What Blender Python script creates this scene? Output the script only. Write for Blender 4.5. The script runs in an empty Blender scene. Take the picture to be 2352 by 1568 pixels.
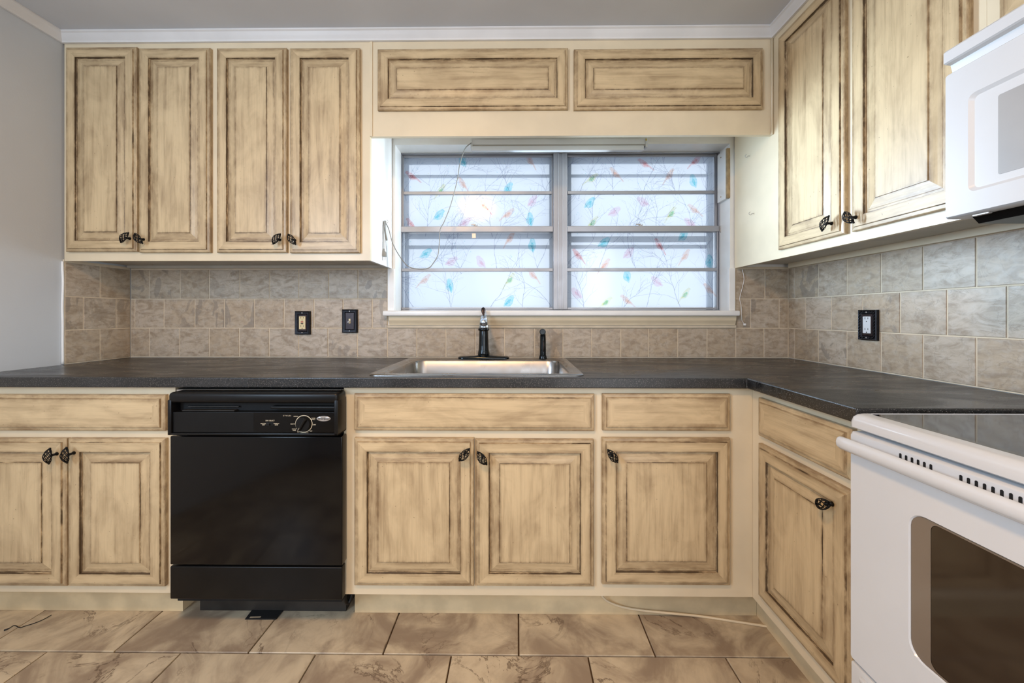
import bpy, bmesh, math, random
from mathutils import Vector, Matrix, noise as mnoise

random.seed(7)
SC = bpy.context.scene
COL = SC.collection
PI = math.pi

# ------------------------------------------------------------------ camera
F, CX, CY, TH = 870.0, 1179.0, 723.5, math.radians(0.55)
CAMZ = 1.135
cam_d = bpy.data.cameras.new('camera')
cam = bpy.data.objects.new('camera', cam_d)
COL.objects.link(cam)
cam.location = (0, 0, CAMZ)
cam.rotation_euler = (PI / 2, 0, TH)
cam_d.sensor_fit = 'HORIZONTAL'
cam_d.sensor_width = 36.0
cam_d.lens = 36.0 * F / 2352
cam_d.shift_x = -(CX - 1176) / 2352
cam_d.shift_y = -(784 - CY) / 2352
cam_d.clip_start = 0.01
SC.camera = cam

# ------------------------------------------------------------------ world, lamps, exposure
W = bpy.data.worlds.new('sky')
SC.world = W
W.use_nodes = True
wn = W.node_tree
bg = wn.nodes['Background']
bg.inputs['Color'].default_value = (0.84, 0.91, 1.0, 1)
bg.inputs['Strength'].default_value = 1.8

def area(name, loc, target, size, power, col, size_y=None, spread=180):
    d = bpy.data.lights.new(name, 'AREA')
    d.energy = power
    d.color = col
    d.size = size
    if size_y:
        d.shape = 'RECTANGLE'
        d.size_y = size_y
    else:
        d.shape = 'DISK'
    d.spread = math.radians(spread)
    o = bpy.data.objects.new(name, d)
    COL.objects.link(o)
    o.location = loc
    o.rotation_euler = (Vector(target) - Vector(loc)).to_track_quat('-Z', 'Y').to_euler()
    return o

area('ceiling_lamp', (-0.45, -0.05, 2.34), (-0.40, 0.25, 0), 0.30, 26, (1.0, 0.59, 0.25))
area('rear_fill', (0.35, -2.5, 1.45), (-0.1, 1.6, 1.3), 3.2, 40, (0.95, 0.96, 1.0), 1.9)  # added soft fill from behind the camera, no real window modelled
area('cool_left_fill', (-1.95, -0.60, 1.65), (1.2, 1.2, 1.6), 1.1, 66, (0.58, 0.77, 1.0), 1.1)  # added cool fill to brighten the right wall and cabinet faces
area('right_rear_fill', (1.33, -1.5, 1.35), (-1.6, 1.2, 1.5), 0.9, 26, (0.90, 0.95, 1.0), 1.9)  # added fill from the right rear to lift the left wall
# added narrow-beam lamps inside the kitchen window, imitating oblique daylight towards either side
area('window_fill_right', (-0.05, 1.985, 1.60), (1.12, 1.33, 1.62), 0.16, 5.2, (0.60, 0.79, 1.0), 0.72, spread=64)
area('window_fill_left', (0.50, 2.00, 1.60), (-0.66, 1.74, 1.62), 0.12, 3.6, (0.74, 0.88, 1.0), 0.72, spread=64)

SC.view_settings.view_transform = 'Standard'
SC.view_settings.look = 'None'
SC.view_settings.gamma = 1
SC.view_settings.use_curve_mapping = False
SC.view_settings.exposure = 0.0
SC.cycles.use_denoising = True
SC.cycles.max_bounces = 10
SC.cycles.diffuse_bounces = 5
SC.cycles.glossy_bounces = 4
SC.cycles.transmission_bounces = 6
SC.cycles.transparent_max_bounces = 12
SC.cycles.sample_clamp_indirect = 4
SC.cycles.caustics_reflective = False
SC.cycles.caustics_refractive = False

# ------------------------------------------------------------------ photo pixel -> world on a plane (a survey aid)
FW = Vector((-math.sin(TH), math.cos(TH), 0))
RT = Vector((math.cos(TH), math.sin(TH), 0))
def ray(px, py):
    return FW * F + RT * (px - CX) + Vector((0, 0, 1)) * (CY - py)
def onY(px, py, Y):
    r = ray(px, py); t = Y / r.y
    return Vector((r.x * t, Y, CAMZ + r.z * t))
def onX(px, py, X):
    r = ray(px, py); t = X / r.x
    return Vector((X, r.y * t, CAMZ + r.z * t))
def onZ(px, py, Z):
    r = ray(px, py); t = (Z - CAMZ) / r.z
    return Vector((r.x * t, r.y * t, Z))
def gx(px, Y): return onY(px, 700, Y).x
def gz(py, Y, px=1187): return onY(px, py, Y).z

# planes of the room
XL, XR, YW = -2.027, 1.400, 1.968
CEIL = 2.388
YU = 1.677      # face of the wall cabinets (back run)
XU = 1.125      # face of the wall cabinets (right run)
YB = 1.362      # face of the base cabinets (back run)
XB = 0.842      # face of the base cabinets (right run)
DT = 0.020      # door thickness

# ------------------------------------------------------------------ material helpers
def srgb(r, g, b):
    def c(v):
        v /= 255.0
        return v / 12.92 if v <= 0.04045 else ((v + 0.055) / 1.055) ** 2.4
    return (c(r), c(g), c(b), 1)

class NT:
    def __init__(s, name):
        s.m = bpy.data.materials.new(name)
        s.m.use_nodes = True
        s.t = s.m.node_tree
        s.b = s.t.nodes['Principled BSDF']
        s.out = s.t.nodes['Material Output']
    def n(s, kind, **kw):
        nd = s.t.nodes.new(kind)
        for k, v in kw.items():
            setattr(nd, k, v)
        return nd
    def l(s, a, b):
        s.t.links.new(a, b)
    def set(s, **kw):
        for k, v in kw.items():
            s.b.inputs[k.replace('_', ' ')].default_value = v
        return s
    def val(s, v, sock):
        if isinstance(v, (int, float, tuple)):
            sock.default_value = v
        else:
            s.l(v, sock)
    def math(s, op, a, b=0.0, c=None, clamp=False):
        nd = s.n('ShaderNodeMath', operation=op, use_clamp=clamp)
        s.val(a, nd.inputs[0]); s.val(b, nd.inputs[1])
        if c is not None: s.val(c, nd.inputs[2])
        return nd.outputs[0]
    def mix(s, f, a, b, blend='MIX'):
        nd = s.n('ShaderNodeMix', data_type='RGBA', blend_type=blend)
        s.val(f, nd.inputs[0]); s.val(a, nd.inputs[6]); s.val(b, nd.inputs[7])
        return nd.outputs[2]
    def noise(s, vec, scale, detail=3, rough=0.5, dist=0.0):
        nd = s.n('ShaderNodeTexNoise')
        nd.inputs['Scale'].default_value = scale
        nd.inputs['Detail'].default_value = detail
        nd.inputs['Roughness'].default_value = rough
        nd.inputs['Distortion'].default_value = dist
        if vec is not None: s.l(vec, nd.inputs['Vector'])
        return nd.outputs['Fac']
    def ss(s, v, lo, hi, a=0.0, b=1.0):
        nd = s.n('ShaderNodeMapRange', interpolation_type='SMOOTHSTEP')
        s.val(v, nd.inputs[0])
        nd.inputs[1].default_value = lo; nd.inputs[2].default_value = hi
        nd.inputs[3].default_value = a; nd.inputs[4].default_value = b
        return nd.outputs[0]
    def mapping(s, vec, scale=(1, 1, 1), loc=None):
        nd = s.n('ShaderNodeMapping')
        s.l(vec, nd.inputs['Vector'])
        nd.inputs['Scale'].default_value = scale
        if loc is not None: s.val(loc, nd.inputs['Location'])
        return nd.outputs[0]
    def objvec(s, randomize=True):
        tc = s.n('ShaderNodeTexCoord').outputs['Object']
        if not randomize: return tc
        oi = s.n('ShaderNodeObjectInfo').outputs['Random']
        v = s.n('ShaderNodeVectorMath', operation='ADD')
        s.l(tc, v.inputs[0])
        s.l(s.math('MULTIPLY', oi, 37.0), v.inputs[1])
        return v.outputs[0]
    def bump(s, h, strength=0.2, dist=0.002):
        nd = s.n('ShaderNodeBump')
        nd.inputs['Strength'].default_value = strength
        nd.inputs['Distance'].default_value = dist
        s.l(h, nd.inputs['Height'])
        s.l(nd.outputs[0], s.b.inputs['Normal'])

def plain(name, col, rough=0.5, metal=0.0, var=0.06, scale=6.0, bump=0.0, bscale=60, coat=0.0, spec=0.5):
    t = NT(name)
    v = t.objvec()
    f = t.noise(v, scale, 4)
    dark = tuple(c * (1 - var * 2.2) for c in col[:3]) + (1,)
    t.l(t.mix(t.ss(f, 0.35, 0.65), dark, col), t.b.inputs['Base Color'])
    t.set(Roughness=rough, Metallic=metal)
    t.b.inputs['Coat Weight'].default_value = coat
    t.b.inputs['Specular IOR Level'].default_value = spec
    if bump: t.bump(t.noise(v, bscale, 3), bump, 0.001)
    return t.m

M = {}
M['wall'] = plain('wall_paint', srgb(200, 204, 208), 0.55, var=0.02, scale=2, bump=0.25, bscale=140)
M['ceiling'] = plain('ceiling_paint', srgb(204, 206, 210), 0.6, var=0.03, scale=2, bump=0.12, bscale=30)
M['crown'] = plain('crown_paint', srgb(222, 219, 216), 0.4, var=0.04, scale=5)
M['frame'] = plain('cabinet_frame_paint', srgb(224, 208, 178), 0.34, var=0.035, scale=5, bump=0.08, bscale=50)
M['white'] = plain('white_gloss_paint', srgb(242, 241, 238), 0.30, var=0.03, scale=6)
M['under'] = plain('cabinet_underside_paint', srgb(196, 190, 178), 0.5, var=0.06, scale=8)
M['toe'] = plain('toe_kick_paint', srgb(224, 202, 162), 0.45, var=0.09, scale=9)
M['iron'] = plain('black_iron', srgb(24, 23, 24), 0.42, 0.6, var=0.2, scale=60, bump=0.3, bscale=400)
M['bronze'] = plain('dark_bronze', srgb(26, 34, 38), 0.2, 0.7, var=0.25, scale=50, coat=0.4)
M['chrome'] = plain('worn_chrome', srgb(200, 210, 220), 0.24, 1.0, var=0.05, scale=40)
M['lever'] = plain('lever_bronze', srgb(72, 60, 58), 0.3, 0.7, var=0.2, scale=60)
M['enamel'] = plain('white_enamel', srgb(220, 222, 224), 0.22, var=0.015, scale=4, coat=0.3)
M['white_plastic'] = plain('white_plastic', srgb(212, 213, 214), 0.35, var=0.01, scale=4)
M['ivory_plastic'] = plain('ivory_plastic', srgb(226, 208, 160), 0.35, var=0.02)
M['grey_plastic'] = plain('grey_cord_plastic', srgb(140, 138, 132), 0.5, var=0.06)
M['cable'] = plain('cream_cable', srgb(226, 208, 176), 0.5, var=0.06)
M['blackp'] = plain('black_plastic', srgb(13, 12, 12), 0.36, var=0.12, scale=14, bump=0.1, bscale=300, spec=0.3)
M['blackdoor'] = plain('black_gloss_panel', srgb(8, 7, 8), 0.13, var=0.12, scale=5, coat=0.0, spec=0.35)
M['black_matte'] = plain('black_matte', srgb(12, 11, 11), 0.8, var=0.2)
M['plate'] = plain('dark_wall_plate', srgb(48, 34, 34), 0.32, 0.5, var=0.2, scale=80, bump=0.15, bscale=300)
M['plate_edge'] = plain('dark_plate_moulding', srgb(26, 24, 30), 0.35, 0.5, var=0.3, scale=120, bump=0.8, bscale=260)
M['silver'] = plain('brushed_silver', srgb(190, 184, 178), 0.35, 0.6, var=0.04)
M['print_white'] = plain('printed_white', srgb(216, 205, 180), 0.6, var=0.02)
M['slot'] = plain('dark_slot', srgb(14, 13, 14), 0.7, var=0.1)
M['red'] = plain('red_button', srgb(170, 42, 30), 0.4, var=0.03)
M['yellow'] = plain('yellow_wire_nut', srgb(190, 160, 30), 0.5, var=0.05)
M['wood_edge'] = plain('raw_wood_edge', srgb(176, 150, 112), 0.6, var=0.15, scale=40)
M['caulk'] = plain('caulk', srgb(214, 200, 176), 0.6, var=0.05, scale=20)
M['grout'] = plain('tile_grout', srgb(222, 206, 180), 0.8, var=0.05, scale=20, bump=0.3, bscale=200)
M['floor_grout'] = plain('floor_grout', srgb(98, 74, 50), 0.9, var=0.15, scale=20)
M['tub'] = plain('dishwasher_tub_metal', srgb(70, 66, 62), 0.5, 0.6, var=0.2)
M['strip'] = plain('metal_strip', srgb(170, 162, 152), 0.4, 0.4, var=0.05)
M['siding'] = plain('neighbour_siding', srgb(240, 240, 240), 0.6, var=0.02)
M['eave'] = plain('storm_frame_paint', srgb(138, 152, 178), 0.6, var=0.05)

def m_glazed():
    """cream paint rubbed with a dark brown glaze: glaze sits in the mouldings (attribute) and in brushed streaks along the grain (uv)"""
    t = NT('antiqued_cream_paint')
    uv = t.n('ShaderNodeUVMap', uv_map='grain').outputs[0]
    oi = t.n('ShaderNodeObjectInfo').outputs['Random']
    add = t.n('ShaderNodeVectorMath', operation='ADD')
    t.l(uv, add.inputs[0]); t.l(t.math('MULTIPLY', oi, 53.0), add.inputs[1])
    v = add.outputs[0]
    g = t.n('ShaderNodeAttribute', attribute_name='glaze').outputs['Fac']
    fine = t.noise(t.mapping(v, (6, 260, 1)), 1.0, 3, 0.55)
    streak = t.noise(t.mapping(v, (3.2, 46, 1)), 1.0, 4, 0.6, 0.3)
    blotch = t.noise(t.mapping(v, (5, 11, 1)), 1.0, 4, 0.6, 0.6)
    edgen = t.noise(t.mapping(v, (26, 60, 1)), 1.0, 4, 0.65)
    edgel = t.noise(t.mapping(v, (7, 7, 1)), 1.0, 2, 0.5)
    # light wash
    a = t.ss(streak, 0.42, 0.72)
    b = t.ss(blotch, 0.38, 0.68)
    wash = t.math('ADD', t.math('MULTIPLY', a, 0.34), t.math('MULTIPLY', b, 0.34))
    wash = t.math('ADD', wash, t.math('MULTIPLY', t.ss(fine, 0.45, 0.7), 0.10))
    soft = t.math('MULTIPLY', t.ss(g, 0.02, 0.6), t.ss(edgen, 0.28, 0.66, 0.25, 1.0))
    wash = t.math('ADD', wash, t.math('MULTIPLY', soft, 0.62), clamp=True)
    c = t.mix(wash, srgb(211, 187, 147), srgb(136, 111, 80))
    # dark glaze lines
    s = t.math('ADD', g, t.math('MULTIPLY', t.math('SUBTRACT', edgen, 0.5), 0.55))
    s = t.math('ADD', s, t.math('MULTIPLY', t.math('SUBTRACT', edgel, 0.5), 0.7))
    dark = t.ss(s, 0.80, 1.02)
    c = t.mix(t.math('MULTIPLY', dark, 0.9), c, srgb(62, 47, 32))
    # specks
    sp = t.noise(t.mapping(v, (120, 120, 1)), 1.0, 1, 0.5)
    c = t.mix(t.ss(sp, 0.76, 0.80, 0, 0.5), c, srgb(90, 66, 40))
    t.l(c, t.b.inputs['Base Color'])
    t.set(Roughness=0.36)
    t.bump(fine, 0.12, 0.0006)
    return t.m
M['glazed'] = m_glazed()

def m_slate():
    t = NT('stone_look_wall_tile')
    v = t.objvec()
    oi = t.n('ShaderNodeObjectInfo').outputs['Random']
    r2 = t.math('FRACT', t.math('MULTIPLY', oi, 91.7))
    r3 = t.math('FRACT', t.math('MULTIPLY', oi, 517.3))
    n1 = t.noise(t.mapping(v, (1, 1, 2.2)), 14, 6, 0.62, 1.1)
    n2 = t.noise(v, 40, 4, 0.6, 0.4)
    n3 = t.noise(t.mapping(v, (1.4, 1, 0.8)), 7, 5, 0.55, 1.6)
    base = t.mix(r2, srgb(182, 162, 136), srgb(196, 182, 164))
    c = t.mix(t.ss(n1, 0.35, 0.7), base, srgb(154, 136, 114))
    c = t.mix(t.ss(n2, 0.4, 0.75, 0, 0.35), c, srgb(206, 198, 186))
    # sharp edged darker patches on a few tiles
    patch = t.ss(n3, 0.535, 0.55)
    patch = t.math('MULTIPLY', patch, t.ss(r3, 0.70, 0.95, 0.0, 0.6))
    c = t.mix(patch, c, srgb(136, 126, 114))
    wv = t.n('ShaderNodeTexNoise', noise_dimensions='3D'); wv.inputs['Scale'].default_value = 9; wv.inputs['Detail'].default_value = 6
    wv.inputs['Distortion'].default_value = 1.2
    t.l(v, wv.inputs['Vector'])
    vein = t.math('ABSOLUTE', t.math('SUBTRACT', wv.outputs['Fac'], 0.5))
    c = t.mix(t.ss(vein, 0.0, 0.010, 0.26, 0.0), c, srgb(104, 90, 74))
    t.l(c, t.b.inputs['Base Color'])
    t.set(Roughness=0.42)
    t.bump(t.math('ADD', n1, t.math('MULTIPLY', n2, 0.5)), 0.35, 0.003)
    return t.m
M['slate'] = m_slate()

def m_floor():
    t = NT('marbled_floor_tile')
    v = t.objvec()
    n1 = t.noise(t.mapping(v, (1, 1.6, 1)), 5, 6, 0.6, 0.9)
    n2 = t.noise(v, 22, 5, 0.6, 0.3)
    c = t.mix(t.ss(n1, 0.34, 0.66), srgb(206, 188, 158), srgb(148, 129, 108))
    c = t.mix(t.ss(n2, 0.45, 0.8, 0, 0.4), c, srgb(150, 128, 106))
    a = t.noise(v, 3.3, 8, 0.66, 1.0)
    vein = t.math('ABSOLUTE', t.math('SUBTRACT', a, 0.5))
    gate = t.ss(t.noise(v, 4.0, 2), 0.46, 0.62)
    c = t.mix(t.math('MULTIPLY', t.ss(vein, 0.0, 0.016, 0.8, 0.0), gate), c, srgb(92, 72, 56))
    t.l(c, t.b.inputs['Base Color'])
    t.set(Roughness=0.38)
    t.bump(n2, 0.08, 0.001)
    return t.m
M['floor'] = m_floor()

def m_counter():
    t = NT('speckled_black_laminate')
    v = t.objvec(False)
    vo = t.n('ShaderNodeTexVoronoi'); vo.inputs['Scale'].default_value = 420
    t.l(v, vo.inputs['Vector'])
    sp = t.math('MULTIPLY', t.ss(vo.outputs['Distance'], 0.16, 0.30, 1, 0), t.ss(t.noise(v, 260, 1), 0.42, 0.56))
    c = t.mix(sp, srgb(12, 12, 13), srgb(160, 154, 148))
    sm = t.noise(t.mapping(v, (2, 5, 1)), 1.6, 4, 0.6, 1.0)
    c = t.mix(t.ss(sm, 0.5, 0.75, 0, 0.05), c, srgb(120, 114, 112))  # pale reflection haze painted into the laminate colour
    t.l(c, t.b.inputs['Base Color'])
    r = t.ss(sm, 0.35, 0.7, 0.24, 0.40)
    t.l(r, t.b.inputs['Roughness'])
    t.b.inputs['Specular IOR Level'].default_value = 0.85
    t.bump(t.noise(v, 300, 2), 0.1, 0.0005)
    return t.m
M['counter'] = m_counter()

def m_brushed(name, col, rough, sx, sz, metal=1.0):
    t = NT(name)
    v = t.objvec(False)
    n = t.noise(t.mapping(v, (sx, sx, sz)), 1.0, 3)
    t.l(t.mix(t.ss(n, 0.3, 0.7, 0, 0.25), col, tuple(c * 0.75 for c in col[:3]) + (1,)), t.b.inputs['Base Color'])
    t.set(Metallic=metal)
    t.l(t.ss(n, 0.3, 0.7, rough * 0.8, rough * 1.3), t.b.inputs['Roughness'])
    return t.m
M['steel'] = m_brushed('stainless_steel', srgb(176, 174, 172), 0.30, 14, 3)
M['alu'] = m_brushed('aluminium', srgb(168, 169, 174), 0.42, 5, 5, 0.6)

def m_glass_black(name, col, rough=0.05, streaks=False):
    t = NT(name)
    v = t.objvec(False)
    n = t.noise(v, 5, 3)
    t.l(t.mix(n, col, tuple(c * 1.5 for c in col[:3]) + (1,)), t.b.inputs['Base Color'])
    t.set(Roughness=rough)
    t.b.inputs['Specular IOR Level'].default_value = 0.8
    return t.m
M['cooktop'] = m_glass_black('black_ceramic_glass', srgb(10, 10, 12))
M['ovenglass'] = m_glass_black('smoked_oven_glass', srgb(38, 28, 20), 0.08)
M['ovenrim'] = m_glass_black('smoked_glass_rim', srgb(112, 100, 88), 0.12)
M['microglass'] = m_glass_black('microwave_screen', srgb(150, 150, 150), 0.22)

def m_pane():
    """frosted privacy film on glass: part scatters the daylight, part gives a blurred view out"""
    t = NT('frosted_window_film')
    tr = t.n('ShaderNodeBsdfTranslucent'); tr.inputs['Color'].default_value = (0.80, 0.86, 0.93, 1)
    rf = t.n('ShaderNodeBsdfRefraction'); rf.inputs['Color'].default_value = (0.94, 0.97, 1, 1)
    rf.inputs['Roughness'].default_value = 0.32; rf.inputs['IOR'].default_value = 1.25
    v = t.objvec()
    n = t.noise(v, 3.0, 3)
    t.l(t.ss(n, 0.3, 0.7, 0.16, 0.24), rf.inputs['Roughness'])
    mx = t.n('ShaderNodeMixShader'); mx.inputs[0].default_value = 0.55
    t.l(tr.outputs[0], mx.inputs[1]); t.l(rf.outputs[0], mx.inputs[2])
    gl = t.n('ShaderNodeBsdfGlossy'); gl.inputs['Roughness'].default_value = 0.12
    mx2 = t.n('ShaderNodeMixShader'); mx2.inputs[0].default_value = 0.04
    t.l(mx.outputs[0], mx2.inputs[1]); t.l(gl.outputs[0], mx2.inputs[2])
    t.l(mx2.outputs[0], t.out.inputs['Surface'])
    return t.m
M['pane'] = m_pane()

def ink(name, col):
    t = NT(name)
    tr = t.n('ShaderNodeBsdfTransparent')
    v = t.objvec(False)
    n = t.noise(v, 60, 3)
    t.l(t.mix(t.ss(n, 0.3, 0.7), col, tuple(min(1, c * 0.45 + 0.52) for c in col[:3]) + (1,)), tr.inputs['Color'])
    t.l(tr.outputs[0], t.out.inputs['Surface'])
    return t.m
INKS = {
    'branch': ink('ink_branch', (0.58, 0.59, 0.66, 1)),
    'twig': ink('ink_twig', (0.74, 0.75, 0.80, 1)),
    'teal': ink('ink_teal', (0.48, 0.84, 0.88, 1)),
    'red': ink('ink_red', (0.96, 0.62, 0.60, 1)),
    'peach': ink('ink_peach', (0.98, 0.76, 0.66, 1)),
    'pink': ink('ink_pink', (0.95, 0.78, 0.82, 1)),
    'yellow': ink('ink_yellow', (0.93, 0.90, 0.62, 1)),
}

# ------------------------------------------------------------------ geometry helpers
def tag(o, label=None, cat=None, group=None, kind=None):
    if label: o['label'] = label
    if cat: o['category'] = cat
    if group: o['group'] = group
    if kind: o['kind'] = kind
    return o

def wpos(o):
    p = Vector((0, 0, 0))
    while o is not None:
        p = p + Vector(o.location); o = o.parent
    return p

def empty(name, loc, label=None, cat=None, group=None, kind=None):
    o = bpy.data.objects.new(name, None)
    o.empty_display_size = 0.05
    COL.objects.link(o)
    o.location = loc
    return tag(o, label, cat, group, kind)

def finish(name, bm, mats, parent=None, loc=None, smooth=False, auto=None):
    """link a bmesh given in WORLD coordinates as one object; its origin goes to loc (default: centre of its base)"""
    if not isinstance(mats, (list, tuple)): mats = [mats]
    if loc is None:
        xs = [v.co for v in bm.verts]
        lo = [min(c[i] for c in xs) for i in range(3)]; hi = [max(c[i] for c in xs) for i in range(3)]
        loc = Vector(((lo[0] + hi[0]) / 2, (lo[1] + hi[1]) / 2, lo[2]))
    loc = Vector(loc)
    bmesh.ops.translate(bm, verts=bm.verts, vec=-loc)
    bmesh.ops.recalc_face_normals(bm, faces=bm.faces)
    if smooth or auto:
        for f in bm.faces: f.smooth = True
        if auto:
            for e in bm.edges:
                if len(e.link_faces) == 2 and e.calc_face_angle(0) > math.radians(auto): e.smooth = False
    me = bpy.data.meshes.new(name)
    bm.to_mesh(me); bm.free()
    for m in mats: me.materials.append(m)
    o = bpy.data.objects.new(name, me)
    COL.objects.link(o)
    if parent is not None:
        o.parent = parent
        o.location = loc - wpos(parent)
    else:
        o.location = loc
    return o

def box(bm, x0, x1, y0, y1, z0, z1, bev=0.0, seg=2, mi=0):
    r = bmesh.ops.create_cube(bm, size=1.0)
    vs = r['verts']
    for v in vs:
        v.co = Vector(((x0 + x1) / 2 + v.co.x * (x1 - x0), (y0 + y1) / 2 + v.co.y * (y1 - y0), (z0 + z1) / 2 + v.co.z * (z1 - z0)))
    fs = set(f for v in vs for f in v.link_faces)
    for f in fs: f.material_index = mi
    if bev > 0:
        es = list(set(e for v in vs for e in v.link_edges))
        r = bmesh.ops.bevel(bm, geom=es, offset=bev, segments=seg, profile=0.5, affect='EDGES')
        for f in r['faces']: f.material_index = mi
    return bm

def tube(bm, pts, r, n=8, mi=0, cap=True, flat=1.0):
    """round (or flattened) tube through points; r number or list"""
    pts = [Vector(p) for p in pts]
    rr = r if isinstance(r, (list, tuple)) else [r] * len(pts)
    rings = []
    up = Vector((0, 0, 1))
    prev = None
    for i, p in enumerate(pts):
        d = (pts[min(i + 1, len(pts) - 1)] - pts[max(i - 1, 0)]).normalized()
        if prev is None:
            a = d.cross(up)
            if a.length < 1e-3: a = d.cross(Vector((1, 0, 0)))
        else:
            a = prev - d * prev.dot(d)
            if a.length < 1e-4: a = d.cross(up)
        a.normalize(); prev = a
        b = d.cross(a)
        rings.append([bm.verts.new(p + a * math.cos(2 * PI * k / n) * rr[i] + b * math.sin(2 * PI * k / n) * rr[i] * flat) for k in range(n)])
    for i in range(len(rings) - 1):
        for k in range(n):
            f = bm.faces.new((rings[i][k], rings[i][(k + 1) % n], rings[i + 1][(k + 1) % n], rings[i + 1][k]))
            f.material_index = mi
    if cap:
        for R in (rings[0], rings[-1]):
            f = bm.faces.new(R); f.material_index = mi
    return bm

def lathe(bm, prof, centre, n=24, axis='Z', mi=0, sx=1.0, sy=1.0):
    c = Vector(centre)
    rings = []
    for r, h in prof:
        ring = []
        for k in range(n):
            a = 2 * PI * k / n
            x, y = r * math.cos(a) * sx, r * math.sin(a) * sy
            if axis == 'Z': p = Vector((x, y, h))
            elif axis == 'Y': p = Vector((x, h, y))
            else: p = Vector((h, x, y))
            ring.append(bm.verts.new(c + p))
        rings.append(ring)
    for i in range(len(rings) - 1):
        for k in range(n):
            f = bm.faces.new((rings[i][k], rings[i][(k + 1) % n], rings[i + 1][(k + 1) % n], rings[i + 1][k]))
            f.material_index = mi
    for R in (rings[0], rings[-1]):
        f = bm.faces.new(R); f.material_index = mi
    return bm

def smoothpath(pts, sub=6):
    pts = [Vector(p) for p in pts]
    out = []
    for i in range(len(pts) - 1):
        p0 = pts[max(i - 1, 0)]; p1 = pts[i]; p2 = pts[i + 1]; p3 = pts[min(i + 2, len(pts) - 1)]
        for k in range(sub):
            t = k / sub
            out.append(0.5 * ((2 * p1) + (p2 - p0) * t + (2 * p0 - 5 * p1 + 4 * p2 - p3) * t * t + (3 * p1 - p0 - 3 * p2 + p3) * t ** 3))
    out.append(pts[-1])
    return out

def rrect(x0, x1, y0, y1, r, z, n=6):
    pts = []
    for cx, cy, a0 in ((x1 - r, y1 - r, 0), (x0 + r, y1 - r, PI / 2), (x0 + r, y0 + r, PI), (x1 - r, y0 + r, 1.5 * PI)):
        for k in range(n + 1):
            a = a0 + PI / 2 * k / n
            pts.append(Vector((cx + r * math.cos(a), cy + r * math.sin(a), z)))
    return pts

def loft(bm, rings, mi=0, close_first=False, close_last=True):
    R = [[bm.verts.new(p) for p in ring] for ring in rings]
    n = len(R[0])
    for i in range(len(R) - 1):
        for k in range(n):
            f = bm.faces.new((R[i][k], R[i][(k + 1) % n], R[i + 1][(k + 1) % n], R[i + 1][k])); f.material_index = mi
    if close_first: bm.faces.new(R[0]).material_index = mi
    if close_last: bm.faces.new(R[-1]).material_index = mi
    return bm

def cells(bm, xs, ys, inc, z0, z1, mi=0):
    """slab made of the included cells of a grid; only outer faces, shared verts"""
    V = {}
    def v(i, j, z):
        k = (i, j, z)
        if k not in V: V[k] = bm.verts.new((xs[i], ys[j], z))
        return V[k]
    C = set((i, j) for i in range(len(xs) - 1) for j in range(len(ys) - 1) if inc((xs[i] + xs[i + 1]) / 2, (ys[j] + ys[j + 1]) / 2))
    for (i, j) in C:
        for z in (z0, z1):
            bm.faces.new([v(i, j, z), v(i + 1, j, z), v(i + 1, j + 1, z), v(i, j + 1, z)]).material_index = mi
        for (a, b, c, d, nb) in ((i, j, i + 1, j, (i, j - 1)), (i + 1, j, i + 1, j + 1, (i + 1, j)), (i + 1, j + 1, i, j + 1, (i, j + 1)), (i, j + 1, i, j, (i - 1, j))):
            if nb not in C:
                bm.faces.new([v(a, b, z0), v(c, d, z0), v(c, d, z1), v(a, b, z1)]).material_index = mi
    return bm

# ------------------------------------------------------------------ the room
WT = YW + 0.008          # wall surface behind the tiles
OX0, OX1, OZ0, OZ1 = -0.640, 1.108, 1.140, 2.036   # opening for the window
bm = bmesh.new()
T = 0.16
box(bm, XL - 0.2, OX0, WT, WT + T, 0, CEIL + 0.1)
box(bm, OX1, XR + 0.2, WT, WT + T, 0, CEIL + 0.1)
box(bm, OX0, OX1, WT, WT + T, 0, OZ0)
box(bm, OX0, OX1, WT, WT + T, OZ1, CEIL + 0.1)
wall_back = tag(finish('wall_back', bm, M['white']), kind='structure')
bm = bmesh.new(); box(bm, XL - 0.14, XL - 0.008, -2.6, WT, 0, CEIL + 0.1)
wall_left = tag(finish('wall_left', bm, M['wall']), kind='structure')
bm = bmesh.new(); box(bm, XR + 0.008, XR + 0.14, -2.6, WT, 0, CEIL + 0.1)
wall_right = tag(finish('wall_right', bm, M['wall']), kind='structure')
bm = bmesh.new(); box(bm, XL - 0.14, XR + 0.14, -2.74, -2.6, 0, CEIL + 0.1)
tag(finish('wall_front', bm, M['wall']), kind='structure')
bm = bmesh.new(); box(bm, XL - 0.14, XR + 0.14, -2.74, WT + 0.1, CEIL, CEIL + 0.12)
tag(finish('ceiling', bm, M['ceiling']), kind='structure')
bm = bmesh.new(); box(bm, XL - 0.14, XR + 0.14, -2.74, WT + 0.1, -0.12, -0.009)
floor = tag(finish('floor', bm, M['floor_grout']), kind='structure')

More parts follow.
